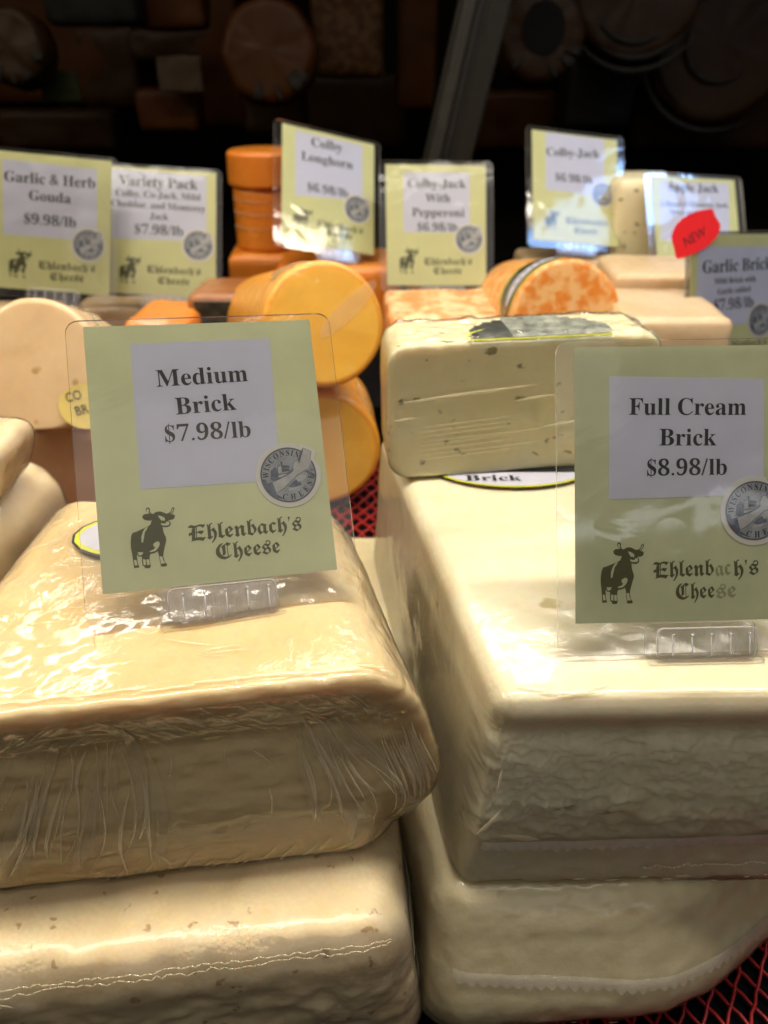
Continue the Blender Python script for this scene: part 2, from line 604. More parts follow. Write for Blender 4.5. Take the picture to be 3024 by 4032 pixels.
def soft(name, x0, x1, y0, y1, z0, z1, m, parent=None, r=0.008, rz=0.0, div=(14, 12, 10), amp=0.0008, seed=1):
    """a soft-edged block of cheese"""
    cx, cy = (x0 + x1) / 2, (y0 + y1) / 2
    cs = []
    for z in (z0, z1):
        for x, y in ((x0, y0), (x1, y0), (x1, y1), (x0, y1)):
            dx, dy = x - cx, y - cy
            cs.append((cx + dx * math.cos(rz) - dy * math.sin(rz), cy + dx * math.sin(rz) + dy * math.cos(rz), z))
    L = Loaf(cs, r, lambda P, q, N: amp * fbm(P, 45, 3, seed))
    o = L.mesh(name, m, parent, div)
    return o, L


class Horn:
    """round log of cheese from p0 (face) to p1"""

    def __init__(s, p0, p1, r, flatb=0.0, amp=0.0006, seed=3):
        s.p0, s.p1, s.r = Vector(p0), Vector(p1), r
        s.t = (s.p1 - s.p0).normalized()
        s.L = (s.p1 - s.p0).length
        s.a = Vector((1, 0, 0)) - s.t * s.t.x
        s.a.normalize()
        s.b = s.a.cross(s.t)
        if s.b.z < 0:
            s.b = -s.b
        s.amp, s.seed, s.flatb = amp, seed, flatb

    def pt(s, th, l, off=0.0, rr=None):
        r = (s.r if rr is None else rr) + off
        x, z = r * math.cos(th), r * math.sin(th)
        if s.flatb:
            z = max(z, -s.r * s.flatb - off)
        return s.p0 + s.a * x + s.b * z + s.t * l

    def mesh(s, name, m, parent, face_m=None, bev=0.005, n=64):
        prof = [(0.0, 0.0)]
        for k in (0.35, 0.7, 0.9):
            prof.append(((s.r - bev) * k, -0.0012 * (1 - k)))
        for i in range(7):
            a = i / 6 * math.pi / 2
            prof.append((s.r - bev + bev * math.sin(a), bev * (1 - math.cos(a))))
        for k in range(1, 10):
            prof.append((s.r, bev + (s.L - 2 * bev) * k / 10))
        for i in range(7):
            a = i / 6 * math.pi / 2
            prof.append((s.r - bev + bev * math.cos(a), s.L - bev + bev * math.sin(a)))
        V, F, fm = [], [], []
        for r, l in prof[1:]:
            for k in range(n):
                V.append(s.pt(k * 2 * math.pi / n, l, 0, r))
        P = np.array([tuple(v) for v in V])
        d = s.amp * fbm(P, 40, 3, s.seed)
        cen = np.array([tuple(s.p0 + s.t * s.L / 2)])
        N = P - cen
        N /= np.linalg.norm(N, axis=1, keepdims=True)
        P = P + N * d[:, None]
        V = [tuple(v) for v in P]
        for i in range(len(prof) - 2):
            for k in range(n):
                F.append((i * n + k, i * n + (k + 1) % n, (i + 1) * n + (k + 1) % n, (i + 1) * n + k))
                fm.append(1 if i < 3 else 0)
        c0 = len(V)
        V.append(tuple(s.p0 - s.t * 0.0012)); V.append(tuple(s.p1))
        last = (len(prof) - 2) * n
        for k in range(n):
            F.append((c0, (k + 1) % n, k)); fm.append(1)
            F.append((c0 + 1, last + k, last + (k + 1) % n)); fm.append(0)
        o = mk(name, V, F, m, parent, True, mats=[m, face_m or m], fmat=fm)
        return o
# outlines of the lettering: advance width, then contours as x, z pairs in 1/500 em
GL = {'bA':[325,[-7,0,-7,14,7,16,18,23,27,35,37,56,154,347,167,347,286,65,306,26,316,17,330,14,330,0,171,0,171,14,201,19,211,34,203,61,188,99,77,99,59,53,56,44,56,36,65,19,92,14,95,14,95,0],[85,120,180,120,132,238]],
'bB':[330,[12,0,12,13,33,16,47,24,53,38,56,61,56,275,52,307,46,316,38,322,12,327,12,339,164,339,237,330,280,304,295,261,286,225,259,199,214,184,268,166,301,138,312,98,303,57,276,26,234,6,177,0],[136,188,140,188,174,191,196,203,208,224,212,257,209,287,201,307,185,319,161,323,147,321,140,316,137,307,136,291],[165,18,193,23,211,37,221,61,224,96,220,131,206,155,183,168,147,172,136,172,136,49,137,34,142,25,151,20]],
'bC':[348,[191,-8,144,-2,102,15,68,42,42,78,25,121,20,170,25,219,42,261,68,297,103,324,145,341,193,347,230,342,274,328,289,324,304,330,312,347,325,347,325,230,312,230,292,271,265,303,233,323,198,330,165,324,140,304,121,272,111,227,107,169,111,114,123,72,143,42,171,24,207,18,237,21,267,33,294,53,319,79,333,66,294,25,247,0]],
'bE':[329,[11,0,11,13,33,15,47,22,54,36,56,58,56,275,54,301,46,317,33,324,12,327,12,339,297,339,297,238,286,238,274,277,253,303,220,316,173,321,149,319,142,316,139,310,136,289,136,183,144,183,173,187,193,200,206,223,215,257,227,257,227,88,214,88,210,115,203,135,193,149,179,159,161,164,138,166,136,166,136,50,138,35,143,26,154,22,172,21,205,23,233,29,257,40,276,56,292,78,306,107,320,107,300,0]],
'bF':[301,[12,0,12,13,33,17,47,25,53,39,56,62,56,279,53,302,46,315,32,322,11,327,11,339,293,339,293,238,281,238,274,266,265,287,250,303,231,313,205,319,171,321,149,320,138,314,136,297,136,184,142,184,170,188,191,201,204,224,212,258,225,258,225,88,212,88,204,125,191,149,170,162,141,167,136,167,136,60,140,32,146,23,156,18,191,13,191,0]],
'bG':[378,[200,-8,149,-2,105,15,70,41,43,77,26,120,21,171,26,219,43,262,69,297,104,324,145,341,192,347,232,342,275,328,289,325,296,326,302,330,312,347,326,347,326,229,312,229,300,258,285,282,266,302,245,317,223,327,199,330,166,324,141,304,123,272,112,227,109,170,115,100,134,50,153,28,177,14,205,10,229,12,244,20,252,34,255,53,255,95,252,115,245,127,230,133,205,136,205,148,373,148,373,136,352,133,340,127,334,115,332,96,332,22,266,0]],
'bH':[390,[12,0,12,13,33,16,47,24,53,37,56,60,56,282,53,302,46,316,33,323,12,327,12,339,180,339,180,327,152,322,144,317,139,309,136,282,136,187,255,187,255,282,251,309,246,317,239,322,210,327,210,339,378,339,378,327,356,323,343,316,337,303,335,282,335,60,337,39,343,25,356,16,378,13,378,0,210,0,210,13,232,16,245,23,252,36,255,60,255,165,136,165,136,60,138,37,145,24,158,16,180,13,180,0]],
'bI':[194,[10,0,10,13,31,17,46,24,53,36,56,56,56,288,54,307,47,318,33,324,10,327,10,339,182,339,182,327,160,324,146,318,138,307,136,288,136,58,140,33,145,25,153,20,183,13,183,0]],
'bJ':[246,[81,-49,58,-46,38,-40,21,-30,9,-16,0,-1,-3,17,0,33,8,45,20,53,33,56,48,53,59,46,67,35,69,21,63,-1,57,-15,62,-26,78,-30,94,-27,103,-19,108,-4,110,16,110,273,106,305,100,314,91,320,59,327,59,339,234,339,234,327,206,321,198,315,193,306,190,273,190,66,178,2,142,-36]],
'bL':[318,[12,0,12,13,33,16,47,24,53,37,56,60,56,282,53,303,46,316,33,323,12,327,12,339,186,339,186,327,155,323,146,318,140,310,136,282,136,62,138,35,142,28,149,23,174,21,207,23,234,30,257,41,275,59,291,84,305,115,318,115,299,0]],
'bM':[472,[11,0,11,13,32,16,46,24,53,37,56,59,56,285,53,310,47,317,39,322,11,327,11,339,138,339,236,106,335,339,460,339,460,327,439,323,426,315,419,302,417,282,417,64,421,32,425,23,433,17,459,13,459,0,295,0,295,13,322,19,330,24,335,33,339,62,339,297,215,0,201,0,79,290,79,60,81,36,89,22,104,15,126,13,126,0]],
'bN':[368,[300,-8,80,261,80,59,82,36,88,23,102,16,124,13,124,0,14,0,14,13,40,17,48,23,53,31,57,59,57,289,27,323,14,327,14,339,117,339,291,126,291,281,288,308,283,316,275,321,247,327,247,339,357,339,357,327,335,323,323,316,316,303,314,281,314,-8]],
'bO':[391,[194,-8,158,-5,126,6,96,22,70,43,49,69,34,100,24,133,21,170,24,206,34,239,49,270,71,296,97,317,127,334,161,344,198,347,233,344,266,334,296,318,321,297,342,271,358,241,368,207,371,170,368,133,358,100,342,69,321,43,294,22,264,6,231,-5],[197,9,228,15,252,35,269,67,279,112,282,170,277,239,259,289,231,320,194,330,163,324,139,304,122,272,111,227,108,170,114,100,132,50,160,19]],
'bP':[311,[12,0,12,13,33,16,47,24,53,37,56,60,56,282,53,302,46,316,33,323,12,327,12,339,159,339,214,336,250,328,273,314,290,296,301,273,305,247,297,209,273,179,234,159,180,153,136,153,136,60,138,37,145,24,158,16,180,13,180,0],[136,171,150,171,182,175,202,188,214,211,218,245,214,279,205,303,187,316,161,321,148,320,141,316,137,308,136,297]],
'bS':[291,[32,-8,32,118,47,118,62,70,83,37,111,18,147,11,172,15,191,27,203,45,208,67,198,96,168,119,121,142,83,164,57,188,42,215,37,247,40,275,50,300,65,320,86,335,110,344,138,347,171,344,210,334,217,332,223,331,233,335,239,347,252,347,252,238,240,238,231,264,219,287,203,305,185,319,165,328,145,331,122,328,104,318,93,302,89,283,92,265,102,251,118,238,141,226,189,203,216,189,236,174,251,157,261,140,266,121,268,99,264,69,252,43,234,22,209,6,179,-4,143,-8,118,-6,94,1,73,7,63,9,52,5,46,-8]],
'bT':[315,[69,0,69,13,91,16,106,23,113,37,116,60,116,323,111,323,76,317,49,300,30,273,22,237,8,237,8,339,306,339,306,236,293,236,279,284,248,313,200,323,196,323,196,60,198,37,206,23,220,15,244,13,244,0]],
'bV':[319,[158,-10,33,284,17,313,6,322,-11,327,-11,339,157,339,157,327,137,325,124,322,116,315,114,305,120,282,193,107,259,281,264,305,262,315,254,322,223,327,223,339,329,339,329,327,315,324,304,318,294,306,285,285,171,-10]],
'bW':[455,[127,-8,24,293,11,318,2,324,-12,327,-12,339,135,339,135,327,112,322,106,315,105,306,110,278,166,114,224,263,213,297,207,311,199,320,188,324,171,327,171,339,327,339,327,327,301,322,293,307,297,288,353,124,403,275,409,303,407,313,401,321,390,325,375,327,375,339,465,339,465,327,452,322,443,314,428,282,332,-8,319,-8,235,230,142,-8]],
'ba':[256,[190,-8,168,-4,155,7,149,26,112,2,71,-7,48,-3,30,9,19,26,15,47,23,77,47,101,89,122,148,142,148,180,146,198,139,210,127,218,110,220,86,216,78,204,85,191,90,181,92,172,89,160,82,150,71,144,58,142,44,144,33,151,27,162,25,176,28,193,37,207,51,220,71,229,94,235,121,237,166,232,196,218,213,193,218,157,218,47,220,30,227,26,239,31,245,21,219,-1],[113,25,130,31,148,47,148,126,115,113,95,92,88,62,94,34]],
'bb':[269,[32,-9,32,289,31,308,27,319,20,324,6,327,6,339,103,339,103,208,131,230,165,237,189,233,211,223,229,205,243,183,252,155,255,124,251,88,240,56,223,30,201,10,174,-3,143,-8,110,0,78,21,40,-9],[136,11,158,17,173,37,180,71,183,119,180,159,172,187,158,203,137,209,126,207,116,201,107,192,103,180,103,51,107,29,118,15]],
'bc':[218,[116,-8,89,-4,65,8,44,26,28,51,18,79,15,112,18,146,30,176,48,202,71,221,99,233,130,238,162,234,186,222,201,204,207,183,204,170,198,160,189,154,176,152,159,156,149,167,146,187,147,195,147,202,142,216,126,221,102,212,88,185,84,140,88,92,102,57,124,36,152,29,178,35,202,54,212,45,185,16,153,-2]],
'bd':[275,[104,-8,79,-4,58,8,40,26,26,50,17,78,15,110,18,146,27,177,41,202,61,221,83,233,109,237,140,230,166,209,166,299,164,312,158,320,147,325,131,327,131,339,238,339,238,56,239,40,242,30,249,24,263,21,263,8,219,4,166,-8,166,29,140,2],[128,21,139,23,150,31,160,42,166,57,166,180,162,191,154,201,142,207,130,209,110,203,97,186,90,156,88,114,90,73,97,44,109,27]],
'be':[224,[115,-8,87,-4,63,8,43,26,28,51,18,82,15,117,18,150,28,179,44,203,65,222,89,233,117,237,156,230,185,209,204,174,211,129,211,124,87,124,94,72,115,42,149,32,176,40,201,64,212,54,185,20,152,-1],[87,143,150,143,150,160,148,187,144,206,135,217,120,221,101,213,90,190,87,152]],
'bf':[159,[11,0,11,12,30,16,37,26,39,55,39,206,12,206,12,231,39,231,39,263,45,298,63,324,92,341,130,346,158,342,179,332,192,316,196,298,194,283,188,273,178,267,167,265,155,266,146,272,140,280,138,291,144,313,146,318,147,322,144,328,134,330,121,328,114,320,110,291,110,231,152,231,152,206,110,206,110,49,112,30,118,19,129,14,149,12,149,0]],
'bg':[243,[109,-105,66,-101,36,-91,17,-75,11,-56,21,-34,51,-19,26,-1,18,23,21,40,32,55,50,69,76,82,43,100,23,126,16,158,20,180,30,199,45,215,65,227,90,235,117,237,146,234,174,227,236,227,236,200,200,200,213,177,217,152,214,131,206,113,192,97,174,86,153,79,128,77,117,77,106,78,94,76,84,70,77,62,75,53,83,41,105,37,131,37,166,35,193,30,212,22,225,10,233,-7,235,-28,227,-60,203,-84,163,-99],[117,93,132,97,142,109,147,129,149,157,147,186,142,206,132,217,117,221,102,217,92,206,87,186,85,157,87,129,92,109,102,96],[120,-87,162,-82,188,-70,196,-49,193,-38,186,-31,172,-27,153,-26,72,-26,59,-38,55,-54,58,-66,71,-77,91,-84]],
'bh':[284,[14,0,14,12,26,14,34,19,38,28,39,42,39,297,38,310,34,320,27,325,14,328,14,339,110,339,110,199,142,227,181,237,217,228,239,202,246,158,246,42,247,28,251,19,258,14,271,12,271,0,151,0,151,12,154,12,170,19,175,42,175,162,171,192,163,200,151,202,129,195,110,175,110,42,111,28,115,19,122,14,134,12,134,0]],
'bi':[148,[75,270,60,272,48,280,40,292,38,307,40,322,48,334,60,342,75,345,90,342,102,334,110,322,113,307,110,292,102,280,89,272],[14,0,14,12,26,14,34,19,38,28,39,42,39,188,38,203,35,212,28,217,15,219,16,231,111,231,111,42,112,28,115,20,122,14,134,12,134,0]],
'bk':[267,[13,0,13,12,26,14,34,19,38,28,39,42,39,296,35,320,28,325,15,327,16,339,110,339,110,126,169,185,178,196,182,207,175,216,156,219,153,219,153,231,257,231,257,219,229,212,205,194,166,156,258,26,268,15,280,12,280,0,157,0,157,12,162,12,174,15,178,24,173,37,121,110,110,100,110,42,111,28,115,20,122,14,134,12,134,0]],
'bl':[149,[14,0,14,12,26,14,34,19,38,28,39,42,39,296,35,320,28,325,15,327,15,339,111,339,111,42,112,28,115,20,122,14,134,12,134,0]],
'bm':[413,[14,0,14,12,26,14,34,19,38,28,39,42,39,189,38,202,34,211,27,217,14,219,14,231,109,231,109,197,140,227,177,237,206,232,227,218,239,195,271,226,311,237,347,228,368,202,375,158,375,42,376,28,380,19,387,14,399,12,399,0,281,0,281,12,293,14,300,20,304,29,305,42,305,162,301,192,293,200,281,202,260,196,242,177,242,42,243,29,246,20,253,14,265,12,265,0,149,0,149,12,160,14,168,20,171,29,173,42,173,162,168,192,161,199,149,202,127,195,109,175,109,42,110,29,114,20,120,14,132,12,132,0]],
'bn':[284,[14,0,14,12,26,14,34,19,38,28,39,42,39,189,38,202,34,211,27,217,14,219,14,231,110,231,110,199,142,228,181,237,217,228,239,202,246,158,246,42,247,28,251,19,258,14,271,12,271,0,151,0,151,12,154,12,170,19,175,42,175,162,171,192,163,200,151,202,129,195,110,175,110,42,111,28,115,19,122,14,134,12,134,0]],
'bo':[251,[126,-8,94,-3,67,9,45,27,28,52,18,82,14,115,18,148,28,178,45,203,67,221,94,233,125,237,156,233,183,222,205,203,222,179,232,149,236,115,232,81,222,51,205,27,183,8,156,-4],[126,9,143,14,156,29,162,61,164,115,161,169,155,202,143,217,126,223,107,217,96,202,89,169,87,115,89,61,96,29,108,14]],
'bp':[277,[13,-104,13,-92,30,-87,38,-75,39,-48,39,181,38,200,35,211,27,216,15,220,15,231,107,231,107,196,124,219,145,233,172,238,196,234,218,222,236,204,249,180,258,151,261,119,258,84,249,54,235,28,217,9,194,-3,169,-8,136,0,110,24,110,-43,113,-73,117,-82,124,-88,147,-92,147,-104],[146,21,165,27,178,44,185,74,188,115,186,155,180,185,168,201,148,207,127,199,110,175,110,51,125,29]],
'br':[214,[14,0,14,12,26,14,34,19,38,28,39,42,39,188,38,203,35,212,27,217,15,219,16,231,109,231,109,188,123,209,139,224,157,234,174,237,192,234,205,226,213,214,216,198,213,185,207,175,197,168,185,166,173,167,165,172,154,186,148,192,141,194,130,190,121,180,113,164,111,143,111,42,113,27,118,19,129,14,147,12,147,0]],
'bs':[215,[113,-8,90,-5,65,5,55,7,44,3,38,-7,27,-7,27,79,40,79,49,50,65,29,84,16,105,11,121,13,133,20,141,30,143,44,136,63,116,78,80,97,57,110,41,126,31,144,28,164,33,193,48,217,73,232,105,238,124,235,148,229,154,228,159,227,166,230,172,238,182,238,182,165,170,165,160,189,146,206,130,217,111,221,97,219,87,213,80,204,78,193,80,182,86,173,109,158,143,141,165,128,180,113,189,94,192,71,186,38,170,14,145,-2]],
'bt':[170,[92,-7,66,-3,49,8,39,26,36,53,36,208,15,208,15,223,66,275,96,316,108,316,108,231,155,231,155,208,108,208,108,61,111,38,117,32,125,30,141,36,154,56,166,49,147,18,123,-1]],
'bu':[279,[98,-8,68,-2,49,13,38,38,34,72,34,185,33,200,29,210,22,217,9,219,9,231,106,231,106,55,107,43,112,34,120,28,132,27,153,32,170,49,170,185,169,201,165,211,156,217,141,219,141,231,241,231,241,52,242,38,247,29,255,24,268,22,268,10,223,5,170,-8,170,30,156,14,139,3,119,-5]],
'bw':[324,[91,-8,13,197,5,212,-8,219,-8,231,103,231,103,219,89,215,85,206,86,198,89,188,124,95,157,175,150,198,141,215,125,220,125,231,241,231,241,219,225,215,220,206,221,200,222,195,250,105,285,191,288,205,287,211,283,215,265,220,265,231,332,231,332,220,322,217,316,212,307,192,227,-8,215,-8,166,147,104,-8]],
'by':[224,[39,-105,22,-102,8,-93,-2,-80,-5,-62,-3,-50,4,-40,13,-32,27,-30,38,-31,48,-37,54,-45,56,-57,55,-61,55,-65,57,-71,64,-73,73,-69,85,-55,96,-33,105,-4,27,187,18,205,12,214,-3,219,-4,219,-4,231,121,231,121,219,101,216,97,212,96,205,97,199,99,191,138,89,172,180,176,194,177,204,175,211,171,216,151,219,151,231,223,231,223,219,214,216,206,209,193,181,121,-18,96,-71,84,-87,71,-97,56,-103]],
'bj':[156,[79,271,64,273,52,281,44,293,42,308,44,323,53,335,65,343,79,346,94,343,106,335,114,323,117,308,114,294,106,282,94,273],[27,-105,8,-103,-8,-98,-22,-89,-33,-79,-39,-66,-42,-52,-39,-39,-33,-30,-24,-24,-11,-22,1,-23,11,-29,17,-38,20,-49,14,-65,8,-77,12,-84,23,-87,36,-84,44,-74,48,-40,48,186,46,202,42,212,32,217,16,219,16,231,119,231,119,-16,112,-55,94,-82,65,-99]],
'b0':[279,[140,-5,99,1,68,18,44,46,29,83,20,127,17,180,20,231,29,276,44,312,68,340,99,356,141,362,180,356,211,340,234,312,250,276,259,231,263,179,259,127,250,82,234,46,211,18,179,1],[140,28,163,38,177,68,183,115,185,179,183,243,177,290,163,320,141,330,117,320,104,290,97,243,95,179,97,115,104,68,117,38]],
'b1':[279,[49,0,49,27,90,27,101,28,109,34,113,43,115,59,115,310,80,272,65,261,50,258,39,260,30,268,23,279,21,295,55,307,98,333,133,359,189,359,189,59,190,45,194,35,202,29,215,27,255,27,255,0]],
'b2':[280,[18,0,18,52,92,127,119,157,139,183,153,206,162,229,167,252,169,277,166,301,158,318,146,328,130,332,108,326,94,310,86,283,84,245,58,248,37,256,24,271,20,295,23,312,32,328,47,342,69,353,96,360,130,362,179,356,215,340,237,313,244,279,242,262,238,245,217,209,178,164,115,103,65,55,182,55,196,57,208,64,217,75,223,90,227,105,257,105,254,0]],
'b3':[280,[122,-5,87,-3,60,4,40,13,25,26,17,40,14,55,17,72,27,84,41,91,57,94,61,66,73,46,93,34,118,30,134,32,149,37,161,45,171,59,177,78,180,104,175,130,160,151,135,164,102,169,71,169,71,200,104,200,132,205,152,220,164,244,168,274,165,298,157,316,144,328,126,332,110,329,99,320,91,307,86,291,83,254,56,257,35,265,22,279,18,299,25,323,46,344,81,357,128,362,176,357,213,341,236,315,244,281,239,250,222,224,197,204,168,191,208,177,227,166,243,150,253,129,257,103,254,75,245,52,232,33,215,19,194,8,172,1]],
'b4':[280,[90,0,90,27,104,27,120,28,133,33,142,43,145,62,145,93,7,93,7,124,149,357,218,357,218,126,270,126,270,93,218,93,218,62,221,43,230,33,243,28,259,27,266,27,266,0],[42,126,145,126,145,214,146,261,149,310,141,294,129,272,118,252,109,238]],
'b5':[280,[123,-5,89,-3,62,4,43,14,30,26,23,40,20,56,23,71,31,82,44,88,60,90,65,62,72,49,83,39,97,32,115,30,131,32,146,37,158,47,168,62,174,83,177,110,172,143,159,166,137,179,109,184,77,181,53,175,30,184,46,357,235,357,238,266,209,266,205,283,199,297,192,301,182,302,78,302,70,210,94,215,125,217,177,210,218,190,244,157,253,110,250,80,241,56,228,36,210,20,190,9,168,1]],
'b6':[280,[147,-5,112,0,82,13,57,36,38,69,26,112,23,165,25,205,31,242,42,276,58,305,77,329,102,347,131,358,165,362,194,360,217,354,233,345,245,334,251,321,254,307,250,292,240,280,222,271,194,268,191,298,181,323,172,330,161,333,134,324,114,298,100,257,93,201,120,213,139,218,162,219,203,212,235,192,255,159,262,116,255,67,233,29,197,3],[148,28,165,33,178,48,187,73,190,111,186,146,177,170,163,184,144,189,130,187,115,181,93,165,97,102,109,60,127,36]],
'b7':[280,[83,0,216,303,84,303,64,296,55,277,52,252,22,252,25,357,263,357,263,333,125,0]],
'b8':[280,[137,-5,99,-2,68,8,45,23,28,43,18,66,15,91,20,120,35,144,59,163,89,181,62,199,43,220,31,244,27,271,29,294,38,315,52,334,74,349,104,359,143,362,189,356,222,337,242,309,249,275,244,248,231,227,209,210,182,194,220,171,246,149,260,123,265,95,256,53,231,21,190,2],[151,211,167,222,178,236,184,253,186,275,181,303,174,315,165,325,154,331,140,333,121,329,108,317,100,299,97,277,100,254,111,237,128,223],[139,24,162,28,180,41,191,61,195,86,191,108,178,127,155,143,122,161,106,148,94,133,85,113,83,89,86,63,98,42,116,28]],
'b9':[280,[114,-5,87,-3,66,3,50,13,40,25,34,38,32,52,33,62,38,70,45,76,56,80,65,59,77,42,94,30,116,27,153,43,176,91,187,172,174,158,158,147,139,140,116,138,76,144,45,164,24,197,18,241,21,275,31,304,48,329,71,347,99,358,132,362,166,358,197,345,222,322,241,290,253,248,257,194,255,154,249,117,239,83,224,53,204,29,179,11,149,-1],[137,174,153,176,167,183,178,193,187,207,183,262,172,300,156,321,135,329,116,323,102,307,93,281,90,244,95,205,111,181]],
'b.':[110,[55,56,33,47,25,26,33,4,55,-5,76,4,85,26,76,47]],
'b,':[110,[30,-59,62,-42,82,-16,88,13,84,39,71,55,53,62,31,53,23,33,30,13,48,5,46,-25,30,-50]],
'b&':[312,[248,170,232,141,211,115,163,170,199,200,219,229,226,261,215,298,186,325,144,335,97,325,67,297,56,256,68,214,95,177,53,148,24,115,14,77,26,35,57,6,100,-5,132,0,168,16,208,47,247,0,310,0,241,80,275,125,297,170],[178,81,142,52,105,41,76,51,63,77,70,101,90,122,123,145],[104,261,115,284,141,293,161,288,175,276,180,258,171,232,136,203,114,229]],
'b-':[161,[142,134,20,134,20,87,142,87]],
'fh':[231,[111,-100,99,-92,138,-29,150,-1,159,27,163,57,165,89,163,117,155,144,142,171,121,200,94,179,94,61,98,53,109,49,126,64,136,53,73,-12,59,-12,52,0,42,9,19,20,19,35,26,37,31,43,35,60,35,300,32,320,25,337,38,347,51,330,60,302,72,328,89,348,111,360,138,365,138,350,117,345,103,334,96,317,94,291,94,200,167,255,177,244,172,234,183,217,199,193,213,159,218,139,219,119,216,84,208,50,194,15,174,-21,146,-59]],
'fl':[141,[91,-12,78,-5,83,3,67,14,19,32,19,47,25,51,29,59,31,82,31,299,29,318,20,337,33,347,46,330,56,302,67,328,85,348,107,360,134,365,134,350,112,345,99,334,91,317,89,291,89,80,91,69,95,64,128,50,136,52,146,61,157,51]],
'fe':[208,[116,-12,102,-5,104,2,68,18,45,38,33,62,29,91,29,162,32,184,45,198,130,255,141,255,189,183,192,175,186,167,88,93,90,82,96,72,114,58,135,53,158,57,181,73,191,62],[88,116,138,153,141,157,104,216,93,207,89,196,88,176]],
'fn':[267,[63,-12,57,0,48,9,25,20,25,35,37,42,41,60,41,162,38,186,31,198,22,188,11,198,62,255,73,245,71,241,75,237,93,220,100,194,100,189,167,255,182,255,191,242,204,233,229,224,229,209,218,201,215,187,215,67,217,52,220,49,226,48,233,52,247,64,258,54,200,-12,187,-4,190,2,164,19,157,29,155,44,155,54,156,64,157,73,157,83,157,173,152,191,140,203,100,164,100,60,104,42,116,35,116,20,94,9,84,0,78,-12]],
'fb':[229,[103,-12,94,-3,72,9,46,19,22,24,22,39,28,43,32,49,33,58,34,73,34,298,31,319,23,337,36,347,49,330,59,302,70,328,88,348,110,360,137,365,137,350,115,345,102,334,94,317,92,291,92,215,165,255,173,240,167,236,178,217,187,203,199,183,212,156,218,127,214,105,200,80,168,44,117,-12],[137,39,143,41,149,48,158,73,162,104,157,127,145,156,131,185,117,209,92,195,92,56,120,43]],
'fa':[235,[52,-12,42,0,49,6,47,11,46,13,43,16,19,60,12,108,15,136,28,162,48,188,76,216,115,249,130,249,130,244,172,226,208,217,208,202,196,194,193,175,193,71,196,54,203,49,212,52,223,62,234,52,179,-12,167,-3,172,3,144,21,135,43,135,51],[98,47,135,73,135,185,110,197,97,203,91,207,80,193,73,177,69,132,71,103,79,75,89,54]],
'fc':[191,[93,-12,81,-3,88,6,70,16,48,35,35,54,30,65,29,79,29,167,32,187,45,203,107,249,122,255,131,251,145,243,163,231,173,238,183,227,156,198,139,186,134,188,93,218,89,209,88,194,88,97,90,76,95,68,105,60,128,50,144,56,167,72,176,61]],
'fs':[223,[88,-12,83,-4,71,6,50,19,19,38,19,53,47,74,57,94,51,111,36,132,20,151,15,163,22,178,41,202,65,227,87,247,102,255,110,251,138,233,161,228,175,230,186,238,193,250,196,264,193,279,186,291,174,299,161,302,149,299,139,291,130,280,126,268,104,284,112,298,124,309,139,317,156,319,171,317,184,312,196,304,205,293,211,279,213,264,208,236,190,207,157,168,180,151,197,132,207,111,210,92,206,70,196,50,178,33,155,19,139,11,125,5,115,-1,103,-12],[98,131,142,181,114,186,85,204,76,208,70,206,65,202,60,190,64,180,78,162,91,144],[133,29,146,31,157,40,164,53,167,68,164,80,158,92,140,113,130,119,122,122,111,115,70,68,95,49,112,37,123,31]],
'sN':[391,[353,341,307,341,307,77,76,341,37,341,37,0,83,0,83,263,311,0,353,0]],
'sE':[250,[231,341,38,341,38,0,236,0,236,44,87,44,87,150,226,150,226,194,87,194,87,297,231,297]],
'sW':[521,[521,341,472,341,379,106,284,341,238,341,143,106,49,341,0,341,138,-3,148,-3,261,276,373,-3,382,-3]],
'sT':[302,[294,341,9,341,9,297,127,297,127,0,176,0,176,297,294,297]],
'sM':[391,[355,341,309,341,196,201,83,341,37,341,37,0,86,0,86,266,87,266,192,134,200,134,305,266,306,266,306,0,355,0]],
'sC':[354,[328,318,265,339,211,346,150,337,98,312,59,274,33,224,24,166,31,120,52,75,88,35,140,6,208,-5,277,4,332,26,332,79,272,50,213,41,167,47,128,64,99,91,81,127,75,170,81,212,100,248,129,276,166,294,211,301,268,292,328,265]],
'sO':[412,[23,171,31,117,54,69,92,30,143,5,205,-5,268,5,319,31,357,69,381,117,389,171,381,225,357,273,319,311,268,336,206,346,144,336,93,311,55,273,31,225],[73,171,79,213,98,249,126,276,163,294,206,301,249,294,285,276,314,249,332,213,339,171,332,128,314,93,285,65,249,47,206,41,163,47,126,65,98,93,79,128]],
'sB':[281,[38,0,155,0,223,14,260,49,272,91,262,132,233,163,190,180,190,181,219,198,236,223,242,254,231,296,196,328,137,341,38,341],[87,297,132,297,167,290,186,273,191,250,183,219,159,201,119,195,87,195],[87,151,146,151,188,144,213,126,221,98,215,73,192,52,148,44,87,44]],
'sR':[302,[39,341,39,0,88,0,88,148,108,148,133,143,161,121,199,70,244,0,302,0,256,68,219,123,180,162,211,181,230,210,237,246,223,296,184,329,125,341],[88,299,119,299,157,293,179,275,186,248,181,220,160,200,119,192,88,192]]}
